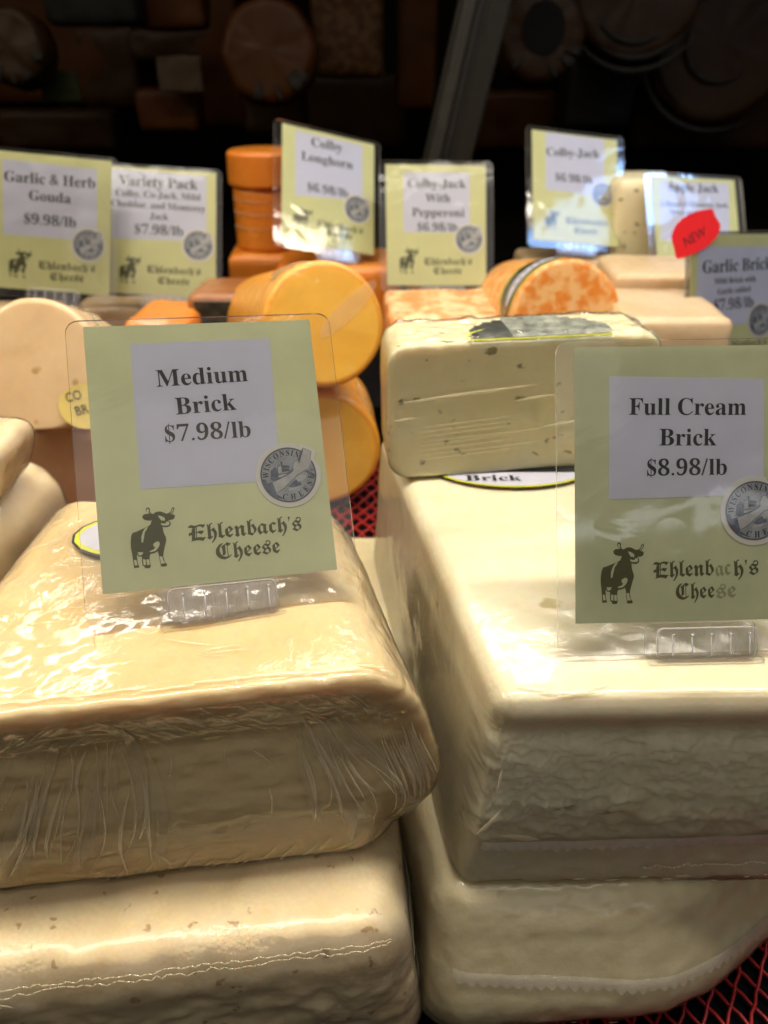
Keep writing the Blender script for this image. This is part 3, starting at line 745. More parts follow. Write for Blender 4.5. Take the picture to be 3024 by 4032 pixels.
OLD_E = [[(0.52, 5.69), (1.04, 6.48), (1.96, 6.94), (2.7, 6.68), (3.68, 6.41), (4.46, 6.64), (5.5, 6.93), (6.5, 6.79), (7.57, 6.69), (7.38, 6.11), (6.87, 5.37), (6.49, 5.28), (6.02, 5.79), (5.41, 6.04), (4.65, 5.99), (4.26, 5.83), (4.0, 3.7), (4.7, 3.83), (5.24, 4.16), (5.98, 3.96), (6.88, 4.06), (6.61, 3.3), (5.9, 2.4), (5.35, 2.64), (4.75, 3.04), (4.01, 3.17), (3.96, 1.35), (4.58, 1.16), (5.47, 1.19), (6.46, 0.96), (7.61, 1.04), (7.02, 0.25), (6.31, -0.66), (5.7, -0.4), (4.83, -0.17), (3.71, -0.06), (2.56, -0.21), (1.4, -0.54), (1.62, -0.17), (1.97, 0.25), (1.82, 0.66), (2.03, 2.2), (1.55, 2.45), (0.87, 1.99), (0.68, 2.6), (0.86, 3.23), (1.66, 3.68), (1.96, 3.52), (2.08, 4.81), (2.58, 5.41), (1.84, 5.68), (1.23, 5.81)], [(3.48, 5.65), (3.74, 5.68), (3.69, 3.73), (3.64, 1.25), (3.18, 1.04), (3.49, 3.1)]]
OLD_C = [[(3.75, 6.96), (2.34, 6.73), (1.25, 5.77), (0.41, 4.4), (0.16, 2.6), (0.71, 1.25), (1.91, 0.12), (3.65, -0.41), (5.21, 0.0), (6.41, 0.83), (7.11, 1.75), (5.92, 1.12), (5.52, 0.89), (5.38, 3.51), (5.45, 5.6), (5.95, 5.5), (6.24, 5.93), (6.63, 5.97), (6.79, 6.62), (6.16, 6.72), (5.43, 7.17), (4.77, 6.82), (4.49, 6.45), (4.59, 6.05), (5.14, 5.62), (5.06, 3.53), (5.14, 0.85), (4.23, 0.73), (3.12, 1.2), (2.29, 2.17), (1.87, 3.51), (2.03, 4.93), (2.81, 6.05)], [(2.49, 5.29), (3.29, 5.76), (4.23, 6.4), (4.53, 6.19), (4.39, 4.89), (4.42, 2.53), (4.18, 1.77), (3.27, 1.38), (2.91, 1.74), (3.15, 2.63), (2.99, 4.99)]]
COW = [[(377,963),(399,999),(446,1000),(475,973),(466,937),(488,899),(535,887),(582,909),(636,920),(702,916),(766,893),(817,873),(871,880),(919,907),(940,951),(969,972),(1000,960),(996,923),(951,875),(914,856),(975,852),(998,820),(980,784),(930,763),(871,762),(844,758),(881,735),(896,699),(874,664),(818,647),(752,648),(714,664),(716,603),(728,551),(761,487),(768,436),(744,376),(715,307),(685,228),(673,168),(695,76),(738,38),(734,6),(655,2),(598,12),(606,36),(588,114),(584,195),(558,268),(537,250),(470,234),(404,229),(381,190),(382,99),(390,28),(366,0),(268,4),(253,35),(220,51),(212,122),(218,202),(166,202),(141,212),(121,246),(115,210),(118,119),(138,57),(143,27),(36,25),(31,76),(24,157),(16,258),(0,359),(5,460),(28,559),(59,602),(144,616),(278,654),(386,681),(455,713),(489,782),(436,780),(346,796),(302,825),(295,866),(343,894),(403,896),(449,897),(412,924)],[(399,680),(359,627),(325,599),(305,540),(268,431),(234,428),(239,524),(278,603),(331,660)],[(556,425),(609,421),(623,385),(599,336),(556,299),(513,272),(447,262),(394,262),(401,280),(490,303),(512,333),(478,361),(487,395)],[(629,855),(707,839),(757,815),(781,793),(769,753),(739,765),(698,762),(668,797)],[(687,728),(732,710),(786,715),(802,741),(855,737),(870,701),(835,675),(729,678),(683,697)],[(45,159),(96,151),(113,66),(56,66)],[(232,157),(293,146),(289,56),(242,60)],[(308,145),(369,147),(372,54),(315,54)],[(595,174),(652,170),(667,108),(700,55),(613,52)],[(134,277),(252,274),(240,241),(194,220),(156,227)],[(395,966),(423,981),(448,963),(439,935),(463,905),(432,915),(408,937)],[(962,950),(982,940),(968,912),(927,880),(888,868),(935,903)]]
SIGNS = {
'medium': {'pose': [-0.075, 0.3066, 0.2354, 0.2746, 0.6563, 0.0492], 'wb': [(-33.32, 117.24), (33.15, 117.66), (31.35, 45.86), (-34.06, 46.78)], 'lines': [('Medium', -22.67, 95.53, 20.49, 96.17), ('Brick', -14.84, 81.4, 13.59, 82.21), ('$7.98/lb', -20.92, 68.45, 19.27, 68.33)], 'cow': [(-39.12, 38.68), (-21.83, 8.62)], 'shop': [(-14.33, 20.58, 39.08, 20.73), (-2.47, 10.66, 27.68, 10.94)], 'st': (35.3, 48.18, 13.31)} ,
'full': {'pose': [0.1425, 0.2946, 0.2215, 0.036, 0.474, -0.0014], 'wb': [(-37.96, 113.28), (33.72, 111.14), (33.69, 58.13), (-38.4, 57.2)], 'lines': [('Full Cream', -28.85, 95.66, 25.35, 94.82), ('Brick', -14.84, 81.5, 11.51, 81.05), ('$8.98/lb', -20.62, 67.71, 16.54, 67.61)], 'cow': [(-42.28, 37.24), (-22.09, 8.78)], 'shop': [(-17.78, 20.6, 31.8, 21.24), (-7.19, 10.29, 21.31, 10.8)], 'st': (29.42, 50.74, 13.43)} ,
'gherb': {'pose': [-0.3242, 0.7818, 0.2476, 0.1056, 0.3748, 0.1061], 'wb': [(-47.04, 119.28), (40.53, 117.58), (41.61, 50.74), (-46.1, 50.01)], 'lines': [('Garlic & Herb', -45.04, 98.98, 39.04, 100.02), ('Gouda', -22.29, 83.72, 16.43, 83.84), ('$9.98/lb', -26.5, 61.84, 21.46, 61.96)], 'cow': [(-40.98, 37.58), (-19.51, 10.65)], 'shop': [(-13.58, 20.75, 40.29, 21.46), (-2.18, 10.68, 29.39, 11.43)], 'st': (33.43, 46.62, 13.73)} ,
'variety': {'pose': [-0.2302, 0.8313, 0.2309, 0.132, 0.4183, 0.0781], 'wb': [(-51.02, 124.54), (44.17, 122.5), (44.3, 56.72), (-51.68, 54.65)], 'lines': [('Variety Pack', -43.99, 108.51, 35.35, 108.17), ('Colby, Co-Jack, Mild', -46.96, 97.55, 38.02, 97.41), ('Cheddar, and Monterey', -51.37, 87.22, 43.06, 86.46), ('Jack', -13.07, 76.34, 5.49, 76.19), ('$7.98/lb', -28.01, 60.98, 20.32, 61.05)], 'cow': [(-43.86, 39.03), (-22.2, 10.72)], 'shop': [(-16.71, 22.47, 38.41, 22.12), (-5.3, 11.5, 26.95, 11.49)], 'st': (35.7, 52.15, 14.12)} ,
'longhorn': {'pose': [-0.06, 0.8958, 0.2657, 0.5073, 0.5067, 0.2647], 'wb': [(-39.6, 121.7), (39.44, 122.37), (40.01, 59.23), (-39.16, 50.76)], 'lines': [('Colby', -20.72, 108.26, 15.53, 109.54), ('Longhorn', -32.17, 90.93, 27.69, 92.5), ('$6.98/lb', -24.89, 58.13, 22.34, 59.7)], 'cow': [(-40.98, 38.48), (-18.89, 17.56)], 'shop': [(-14.07, 21.74, 40.1, 21.67), (-3.31, 13.73, 27.53, 13.29)], 'st': (33.1, 48.41, 13.91)} ,
'pepp': {'pose': [0.0572, 0.8671, 0.2319, 0.0833, 0.4435, 0.0206], 'wb': [(-34.93, 118.24), (36.72, 118.96), (36.3, 55.54), (-35.76, 56.09)], 'lines': [('Colby-Jack', -30.26, 102.59, 32.41, 102.61), ('With', -11.43, 87.52, 15.32, 87.72), ('Pepperoni', -26.11, 72.85, 30.37, 72.31), ('$6.98/lb', -20.31, 57.57, 23.29, 56.89)], 'cow': [(-40.14, 40.2), (-19.56, 12.78)], 'shop': [(-13.98, 22.03, 38.29, 22.12), (-3.48, 12.27, 27.17, 12.3)], 'st': (35.34, 48.97, 13.79)} ,
'cjack': {'pose': [0.2217, 0.9494, 0.2595, 0.2797, 0.5311, 0.1377], 'wb': [(-37.2, 125.61), (37.36, 125.21), (36.39, 57.33), (-37.57, 59.06)], 'lines': [('Colby-Jack', -35.75, 98.3, 31.03, 102.69), ('$6.98/lb', -25.14, 70.26, 20.91, 71.04)], 'cow': [(-38.73, 36.77), (-20.71, 13.44)], 'shop': [(-13.17, 22.41, 39.83, 23.4), (-2.02, 11.26, 27.45, 12.66)], 'st': (34.11, 59.65, 12.77)} ,
'apple': {'pose': [0.3583, 0.9017, 0.2204, 0.2842, 0.5618, 0.0871], 'wb': [(-43.11, 120.08), (45.84, 122.15), (40.28, 51.86), (-48.18, 53.48)], 'lines': [('Apple Jack', -34.45, 110.21, 31.7, 110.62), ('A Blend of Monterey Jack,', -45.6, 92.32, 43.11, 93.73), ('Swiss and', -33.45, 83.37, -0.07, 83.78)], 'cow': [(-37.48, 31.35), (-21.85, 10.25)], 'shop': []} ,
'gbrick': {'pose': [0.3369, 0.7354, 0.1825, 0.4293, 0.3027, 0.0683], 'wb': [(-45.98, 116.43), (45.69, 114.99), (49.95, 44.26), (-48.06, 43.52)], 'lines': [('Garlic Brick', -40.25, 92.54, 46.94, 94.26), ('Mild Brick with', -25.66, 82.44, 26.45, 83.21), ('Garlic added', -21.31, 72.86, 19.95, 74.29), ('$7.98/lb', -25.19, 57.96, 24.66, 59.89)], 'cow': [(-34.05, 38.63), (-18.78, 19.35)], 'shop': [(-9.84, 22.99, 44.05, 22.18)], 'st': (34.3, 46.76, 14.34)} ,
}

# ------------------------------------------------------------------ lettering
def contours(key):
    a = GL[key]
    return a[0], [[(c[i], c[i + 1]) for i in range(0, len(c), 2)] for c in a[1:]]


def glyph(ch, font):
    """advance and list of separate polygons-with-holes, in 1/500 em"""
    if font == 'f' and ch == 'E':
        k = 360 / 6.9
        return 405, [[[(x * k, z * k) for x, z in c] for c in OLD_E]]
    if font == 'f' and ch == 'C':
        k = 360 / 6.9
        return 385, [[[(x * k, z * k) for x, z in OLD_C[0]]], [[(x * k, z * k) for x, z in OLD_C[1]]]]
    if ch == ' ':
        return (120 if font != 'f' else 110), []
    if ch in "'’":
        return 95, [[[(28, 350), (70, 350), (66, 290), (40, 235), (32, 240), (46, 290), (28, 300)]]]
    if ch == '$':
        adv, c = contours('bS')
        return 255, [[[(x * .84 + 8, z) for x, z in q] for q in c], [[(112, -45), (128, -45), (128, 375), (112, 375)]]]
    if ch == '/':
        return 150, [[[(0, -8), (34, -8), (142, 350), (108, 350)]]]
    if ch == '|':
        return 100, []
    adv, c = contours(font + ch)
    ar = lambda P: sum(P[i - 1][0] * P[i][1] - P[i][0] * P[i - 1][1] for i in range(len(P)))
    bb = lambda P: (min(p[0] for p in P), min(p[1] for p in P), max(p[0] for p in P), max(p[1] for p in P))
    big = max(c, key=lambda P: abs(ar(P)))
    sg = ar(big) > 0
    outs = [P for P in c if (ar(P) > 0) == sg]
    holes = [P for P in c if (ar(P) > 0) != sg]
    if font == 'f':
        outs = [grow(P, 4.0) for P in outs]
    groups = [[P] for P in outs]
    for q in holes:
        x0, y0, x1, y1 = bb(q)
        for g_ in groups:
            a0, b0, a1, b1 = bb(g_[0])
            if a0 <= x0 and b0 <= y0 and a1 >= x1 and b1 >= y1:
                g_.append(q)
                break
    return adv, groups


def text_mesh(name, body, x0, z0, x1, z1, m, parent, y, font='b', height=None, italic=0.0):
    """a printed line between two baseline points, in millimetres on the card"""
    x = 0
    items = []
    lo, hi = 1e9, -1e9
    for ch in body:
        adv, polys = glyph(ch, font)
        for k, p in enumerate(polys):
            q = [[(a + x + b * italic, b) for a, b in c] for c in p]
            items.append((q, k if ch == '$' else 0))
            for c in q:
                lo = min(lo, min(a for a, b in c)); hi = max(hi, max(a for a, b in c))
        x += adv
    dx, dz = x1 - x0, z1 - z0
    Lw = math.hypot(dx, dz)
    sx = Lw / (hi - lo)
    sz = sx if height is None else height / 345.0
    ca, sa = dx / Lw, dz / Lw
    V, F = [], []
    for q, k in items:
        pp = [[(x0 + ((a - lo) * sx) * ca - b * sz * sa, z0 + ((a - lo) * sx) * sa + b * sz * ca) for a, b in c] for c in q]
        v, f = flat([pp], 0)
        n = len(V)
        V += [(a / 1000, y - 0.00002 * k, b / 1000) for a, _, b in v]
        F += [tuple(i + n for i in t) for t in f]
    return mk(name, V, F, m, parent, False)


def flat_obj(name, polys, y, m, parent, s=0.001):
    V, F = flat(polys, 0)
    return mk(name, [(a * s, y, b * s) for a, _, b in V], F, m, parent, False)


def rrect(x0, z0, x1, z1, r, n=6):
    P = []
    for cx, cz, a0 in ((x1 - r, z1 - r, 0), (x0 + r, z1 - r, 90), (x0 + r, z0 + r, 180), (x1 - r, z0 + r, 270)):
        for i in range(n + 1):
            a = R(a0 + 90 * i / n)
            P.append((cx + r * math.cos(a), cz + r * math.sin(a)))
    return P


def slab(name, poly, y0, y1, m, parent, s=0.001, edge=None, smooth=False):
    """2D outline (counter-clockwise seen from the front) given thickness from y0 (front) to y1 (back)"""
    n = len(poly)
    V = [(x * s, y0, z * s) for x, z in poly] + [(x * s, y1, z * s) for x, z in poly]
    F = [tuple(range(n)), tuple(range(n, 2 * n))[::-1]]
    F += [(i, n + i, n + (i + 1) % n, (i + 1) % n) for i in range(n)]
    if edge is None:
        return mk(name, V, F, m, parent, smooth)
    return mk(name, V, F, m, parent, smooth, mats=[m, edge], fmat=[0, 0] + [1] * n)


# round sticker, radius 1 = the black ring
def nst(L):
    return [((x - 880) / 510, (805 - y) / 510) for x, y in L]


def arc_text(body, a0, a1, r, h, inside=False, italic=0.12):
    """letters along a circle from angle a0 to a1 (degrees); inside: tops point to the centre"""
    n = len(body)
    wid = [glyph(c, 'b')[0] for c in body]
    tot = sum(wid) - wid[0] / 2 - wid[-1] / 2
    out = []
    acc = 0
    for i, ch in enumerate(body):
        if i:
            acc += (wid[i - 1] + wid[i]) / 2
        a = R(a0 + (a1 - a0) * acc / tot)
        adv, polys = glyph(ch, 'b')
        k = h / 345
        for p in polys:
            q = []
            for c in p:
                cc = []
                for x, z in c:
                    lx, lz = ((x - adv / 2) * .80 + z * italic * .6) * k, z * k
                    if inside:
                        ex, ez = (-math.sin(a), math.cos(a)), (-math.cos(a), -math.sin(a))
                    else:
                        ex, ez = (math.sin(a), -math.cos(a)), (math.cos(a), math.sin(a))
                    cc.append((math.cos(a) * r + ex[0] * lx + ez[0] * lz, math.sin(a) * r + ex[1] * lx + ez[1] * lz))
                q.append(cc)
            out.append(q)
    return out


circ = lambda r, n=56: [(r * math.cos(2 * math.pi * i / n), r * math.sin(2 * math.pi * i / n)) for i in range(n)]
ARM = nst([(570, 930), (700, 880), (820, 830), (930, 780), (990, 720), (975, 670), (1000, 590), (1040, 545), (1085, 545), (1090, 590), (1150, 650), (1220, 690), (1215, 720), (1120, 780), (1040, 810), (960, 890), (880, 950), (780, 1040), (700, 1090), (625, 1130), (600, 1040), (580, 960)])
BLK = nst([(1210, 320), (1345, 395), (1300, 560), (1230, 690), (1095, 625), (1160, 460)])
BLKS = nst([(1210, 320), (1160, 460), (1095, 625), (1060, 560), (1130, 430), (1185, 330)])


def grow(P, d):
    c = (sum(p[0] for p in P) / len(P), sum(p[1] for p in P) / len(P))
    n = len(P)
    out = []
    ar = sum(P[i][0] * P[(i + 1) % n][1] - P[(i + 1) % n][0] * P[i][1] for i in range(n))
    sg = 1 if ar > 0 else -1
    for i in range(n):
        a, b = P[i - 1], P[(i + 1) % n]
        t = (b[0] - a[0], b[1] - a[1])
        L = math.hypot(*t) or 1
        out.append((P[i][0] + sg * t[1] / L * d, P[i][1] - sg * t[0] / L * d))
    return out


def ccw(P):
    n = len(P)
    ar = sum(P[i][0] * P[(i + 1) % n][1] - P[(i + 1) % n][0] * P[i][1] for i in range(n))
    return P if ar > 0 else P[::-1]


def make_sticker():
    root = {}
    outer = []
    for i in range(72):
        a = 2 * math.pi * i / 72
        outer.append((1.19 * math.cos(a), 1.19 * math.sin(a)))
    bumpP = nst([(1385, 545), (1440, 385), (1290, 290), (1175, 232), (1140, 240), (1130, 285), (1095, 285)])
    keep = [p for p in outer if not (R(19) < math.atan2(p[1], p[0]) < R(68))]
    i0 = max(i for i, p in enumerate(keep) if 0 <= math.atan2(p[1], p[0]) <= R(19.5))
    outline = keep[:i0 + 1] + [(p[0], p[1]) for p in bumpP] + keep[i0 + 1:]
    root['back'] = [outline]
    ring = [[circ(1.02), circ(0.965)[::-1]]]
    root['disc'] = [circ(0.97)]
    root['field'] = [nst([(560, 700), (640, 640), (690, 700), (700, 780), (760, 770), (860, 760), (960, 700), (985, 740), (930, 790), (800, 840), (690, 880), (600, 900), (540, 880)]),
                     nst([(1180, 760), (1250, 740), (1380, 840), (1370, 900), (1330, 860), (1240, 800)]),
                     nst([(930, 960), (1010, 900), (1050, 960), (1090, 950), (1100, 1010), (1010, 1040), (930, 1050), (850, 1020)]),
                     nst([(385, 850), (450, 860), (480, 960), (520, 1100), (600, 1180), (640, 1160), (760, 1250), (640, 1230), (480, 1100), (400, 960)]),
                     nst([(1090, 870), (1130, 855), (1160, 875), (1150, 905), (1100, 905)])]
    root['light'] = [nst([(690, 700), (700, 640), (730, 615), (755, 640), (760, 740), (705, 770)]), nst([(700, 800), (800, 780), (860, 790), (740, 840), (680, 840)]),
                     nst([(1000, 880), (1100, 820), (1190, 830), (1200, 880), (1110, 940), (1050, 930)]), nst([(850, 1070), (960, 1050), (1080, 1020), (1000, 1080), (870, 1110)])]
    root['barn'] = [nst([(760, 610), (900, 632), (925, 672), (775, 668)]), nst([(765, 672), (905, 685), (905, 735), (765, 745)]), nst([(752, 545), (788, 545), (788, 608), (758, 610)]), nst([(680, 730), (686, 640), (722, 600), (757, 625), (745, 632), (720, 618), (698, 650), (692, 725)])]
    sleeve = nst([(460, 950), (560, 925), (620, 1130), (600, 1200), (540, 1150), (480, 1050)])
    root['line'] = ring + [[grow(ARM, .018)]] + [[grow(BLK, .018)]] + [[BLKS]] + [[grow(sleeve, .012)]]
    root['fingers'] = [[(p[0] + .062 * math.cos(a), p[1] + .062 * math.sin(a)) for a in [k * math.pi / 6 for k in range(12)]] for p in nst([(1303, 560), (1285, 607), (1258, 650), (1235, 690)])]
    root['sleeve'] = [sleeve]
    root['letters'] = arc_text("WISCONSIN", 177, 63, 0.715, 0.215) + arc_text("CHEESE", 255, 351, 0.925, 0.215, inside=True) + [p[0] and [[(x * .00042 * 1 + .77, z * .00034 - .0 + .08) for x, z in c] for c in p[0]] for p in (contours('sT')[1] and [[contours('sT')[1]]] or [])]
    root['tm'] = [[[(x * .00036 + .93, z * .0003 + .055) for x, z in c] for c in contours('sM')[1]]]
    return root


STK = make_sticker()
STK['letters'] = arc_text("WISCONSIN", 177, 63, 0.715, 0.215) + arc_text("CHEESE", 255, 351, 0.925, 0.215, inside=True)
STK['letters'] += [[[(x * .00030 + .80, z * .00026 + .06) for x, z in c] for c in contours('sT')[1]], [[(x * .00030 + .865, z * .00026 + .06) for x, z in c] for c in contours('sM')[1]]]


def put(name, polys, cx, cz, r, y, m, parent):
    P = []
    for p in polys:
        conts = p if isinstance(p[0][0], (tuple, list)) else [p]
        P.append([[(cx + a * r, cz + b * r) for a, b in c] for c in conts])
    return flat_obj(name, P, y, m, parent)


def sticker(parent, cx, cz, r, y, far=False):
    back = slab('round_sticker', [(cx + a * r, cz + b * r) for a, b in ccw(STK['back'][0])], y - 0.00015, y, M['stk_white'], parent)
    y -= 0.00015
    put('badge_ground', STK['disc'], cx, cz, r, y - .00003, M['stk_blue'], back)
    put('meadow_print', STK['field'], cx, cz, r, y - .00005, M['stk_field'], back)
    put('barn_wall_print', STK['light'], cx, cz, r, y - .00007, M['stk_light'], back)
    put('barn_print', STK['barn'], cx, cz, r, y - .00009, M['stk_dark'], back)
    put('badge_outlines', STK['line'], cx, cz, r, y - .00011, M['stk_dark'], back)
    put('sleeve_print', STK['sleeve'], cx, cz, r, y - .00013, M['stk_field'], back)
    put('arm_print', [ARM], cx, cz, r, y - .00013, M['stk_light'], back)
    put('cheese_block_print', [BLK], cx, cz, r, y - .00013, M['stk_light'], back)
    put('finger_print', STK['fingers'], cx, cz, r, y - .00015, M['stk_light'], back)
    put('badge_lettering', STK['letters'], cx, cz, r, y - .00017, M['ink'], back)
    return back


def make_sign(key, label, paper='paper', scale=1.0, lift=0.0, lam=(8.5, 9.5, 3.2, 14.5), clip=(-26, 24, -17.0, -1.0), worn=False, foot=True, holder=True):
    d = SIGNS[key]
    x, y, z, yaw, lean, roll = d['pose']
    mtx = Matrix.Rotation(yaw, 4, 'Z') @ Matrix.Rotation(-lean, 4, 'X') @ Matrix.Rotation(roll, 4, 'Y')
    cam_p = Vector((0, 0, CAMZ))
    loc = cam_p + (Vector((x, y, z)) - cam_p) * scale
    root = empty('price_sign', loc)
    root.rotation_euler = mtx.to_euler()
    root.scale = (scale,) * 3
    tag(root, label, 'price sign', 'laminated price signs')
    W2, H = 54.0, 126.5
    card = slab('card', [(-W2, 0), (W2, 0), (W2, H), (-W2, H)], 0.0, 0.0004, M[paper], root)
    wb = d['wb']
    p = slab('name_slip', ccw([tuple(q) for q in wb]), -0.00016, -0.00001, M['white'], root)
    for t in d['lines']:
        text_mesh('lettering', t[0], t[1], t[2], t[3], t[4], M['ink'], root, -0.00021)
    (cx0, cz0), (cx1, cz1) = d['cow']
    if key == 'apple':
        cx0, cz0, cx1, cz1 = -39, 36, -19, 9
    if key == 'medium':
        cx0, cz0, cx1, cz1 = -40.3, 37.9, -19.5, 9.7
    f = lambda P: [(cx0 + (cx1 - cx0) * a / 1000, cz1 + (cz0 - cz1) * b / 1000) for a, b in P]
    cowo = flat_obj('cow_emblem', [f(COW[0])], -0.00005, M['olive'], root)
    flat_obj('cow_patches', [f(q) for q in COW[1:]], -0.00008, M[paper], cowo)
    shop = list(d['shop'])
    if key == 'gbrick':
        shop.append((1, 11, 31, 11))
    if key == 'apple':
        shop = [(-14, 21.5, 39, 21.5), (-3, 11.5, 28, 11.5)]
    for i, s in enumerate(shop):
        if not worn:
            text_mesh('shop_lettering', ("Ehlenbach's", "Cheese")[i], *s, M['olive'], root, -0.00006, 'f', 7.0)
        else:
            L = s[2] - s[0]
            # the print is rubbed away over the a, c, h of the first line and the last letters of the second
            segs = ((("Ehlenb", 0, .575), ("ac", .592, .74), ("h's", .765, 1.0)), (("Chee", 0, .64), ("se", .665, 1.0)))[i]
            for (txt, a, b) in segs:
                mm = M['olive_faded'] if txt in ('ac', 'se') else M['olive']
                text_mesh('shop_lettering' if mm is M['olive'] else 'rubbed_lettering', txt, s[0] + L * a, s[1], s[0] + L * b, s[3], mm, root, -0.00006, 'f', 7.0)
    if 'st' in d:
        sx, sz, sr = d['st']
        sticker(root, sx, sz, sr, -0.00026)
    l, r_, t, b = lam
    slab('laminate', rrect(-W2 - l, -b, W2 + r_, H + t, 6), -0.0009, 0.0007, M['laminate'], root, edge=M['laminate_edge'])
    if holder:
        c0, c1, cb, ct = clip
        H_ = slab('sign_holder', rrect(c0, cb, c1, ct, 3.0), -0.0030, -0.0018, M['acrylic'], root, edge=M['acrylic_edge'])
        slab('holder_back', rrect(c0 - 4, cb, c1 + 1, ct + 1.5, 2.0), 0.0016, 0.0026, M['acrylic'], H_, edge=M['acrylic_edge'])
        # raised lip round the front plate
        lip = MB()
        pr = rrect(c0 + .3, cb + .3, c1 - .3, ct - .3, 3.0)
        pts = [Vector((a / 1000, -0.0031, b_ / 1000)) for a, b_ in pr]
        lip.tube(pts[14:] + pts[:14] + [pts[14]], 0.00032, 6) if False else lip.tube([pts[-1]] + pts[:14] + [pts[14]], 0.00032, 6)
        lip.build('holder_lip', M['acrylic_edge'], H_, True)
        for k in range(5):
            rb = MB()
            xx = (c0 + 7 + (c1 - c0 - 11) * k / 4) / 1000
            rb.tube([(xx, -0.0036, (ct - 3.0) / 1000), (xx, -0.0036, (cb + 2.5) / 1000)], 0.00045, 6)
            rb.tube([(xx, -0.0040, (ct - 3.4) / 1000), (xx, -0.0040, (ct - 2.6) / 1000)], 0.0008, 6)
            rb.build('rib', M['acrylic_edge'], H_, True)
        ft = MB().box(((c0 - 4) / 1000, -0.0042, (cb - 2.0) / 1000), ((c1 + 3) / 1000, 0.0052, (cb + .6) / 1000))
        bevel(ft.build('holder_foot', M['acrylic'], H_), 0.0006, 2)
        if foot:
            st = MB().tube([((c0 - 3) / 1000, 0.004, cb / 1000), ((c0 - 14) / 1000, 0.030, (cb + 10) / 1000)], 0.0011, 6)
            st.build('prop_arm', M['acrylic'], H_, True)
    return root


# ------------------------------------------------------------------ the display: deck, step, riser, back
def struct(name, b, m):
    o = b.build(name, m)
    o['kind'] = 'structure'
    return o


struct('display_deck', MB().box((-1.2, -0.05, -0.05), (1.2, 0.5, -0.002)), M['deck'])
struct('display_step', MB().box((-1.2, 0.5, -0.05), (1.2, 0.70, 0.103)), M['deck'])
struct('rear_shelf', MB().box((-1.2, 0.70, -0.05), (1.2, 1.14, 0.160)), M['deck'])
struct('case_back_wall', MB().box((-1.6, 1.62, -0.05), (1.6, 1.66, 1.3)), M['dark'])
struct('case_rear_shelf', MB().box((-1.6, 1.14, -0.05), (1.6, 1.62, 0.20)), M['dark'])


def net(name, x0, x1, y0, y1, z, label, cell=0.0125, r=0.0011, sag=0.0):
    mb = MB()
    rnd = random.Random(5)
    n0 = int((x1 - x0 + y1 - y0) / cell) + 2
    zf = lambda x, y: z + 0.0012 * math.sin(x * 90) * math.sin(y * 75) + sag * math.sin(x * 23 + y * 31)
    for sgn, kx in ((1, 0.62), (-1, 0.62)):
        c = -30
        for i in range(n0 * 2):
            # lines y = sgn*k*(x - xc)
            xc = x0 - (y1 - y0) / kx + i * cell
            pts = []
            for j in range(60):
                yy = y0 + (y1 - y0) * j / 59
                t = (yy - y0) * kx
                xx = xc + (t if sgn > 0 else (y1 - y0) * kx - t) + 0.0006 * math.sin(yy * 500 + i)
                if x0 <= xx <= x1:
                    pts.append((xx, yy, zf(xx, yy) + (0.0003 if sgn > 0 else -0.0003)))
            if len(pts) > 2:
                mb.tube(pts, r, 5)
    o = mb.build(name, M['net'], None, True)
    tag(o, label, 'net liner')
    return o


net('net_liner', 0.08, 0.42, 0.10, 0.42, 0.0015, 'red plastic net liner on the dark deck, lower right corner')
net('net_liner', -0.30, 0.12, 0.502, 0.698, 0.1045, 'red plastic net liner under the orange logs, between the two front stacks', r=0.0014)

# ------------------------------------------------------------------ left front stack
def medium_warp(u, v, w_, q):
    # lower flanks swell sideways, the front lip overhangs a shallow hollow
    bulge = np.exp(-((w_ - 0.38) / 0.30) ** 2)
    u2 = u + 0.085 * bulge * (u - 0.25)
    fr = sm(-q[:, 1], 0.6, 1.0) * sm(1 - np.abs(q[:, 0]), 0, .25)
    v2 = v + fr * (0.030 * np.exp(-((w_ - 0.74) / 0.11) ** 2) - 0.050 * (1 - sm(w_, 0.35, 0.62)))
    w2 = w_ + 0.0 * u
    return u2, v2, w2


def medium_disp(P, q, N):
    d = 0.0007 * fbm(P, 24, 3, 11) + 0.0005 * fbm(P * np.array([1, 1, 3]), 80, 3, 12)
    return d


top_z = 0.2215
LM = Loaf([(-0.215, 0.238, .109), (0.010, 0.266, .108), (-0.022, 0.412, .108), (-0.212, 0.418, .104),
           (-0.212, 0.222, top_z), (0.018, 0.260, top_z), (-0.022, 0.407, top_z), (-0.203, 0.412, top_z)], 0.006, medium_disp, medium_warp, prof=.034)
med = LM.mesh('cheese_loaf', M['medium'], None, (90, 70, 60))
tag(med, 'tan loaf in creased stretch film under the Medium Brick sign, top of left front stack', 'cheese block', 'cheese blocks of the front stacks')


def film_disp(base, amp=0.0009, sc=(1, 0.5, 1.6), seed=31, scale=75):
    def f(P, q, N):
        a = fbm(P * np.array(sc), scale, 3, seed)
        return base(P, q, N) + 0.0007 + amp * np.abs(a)
    return f


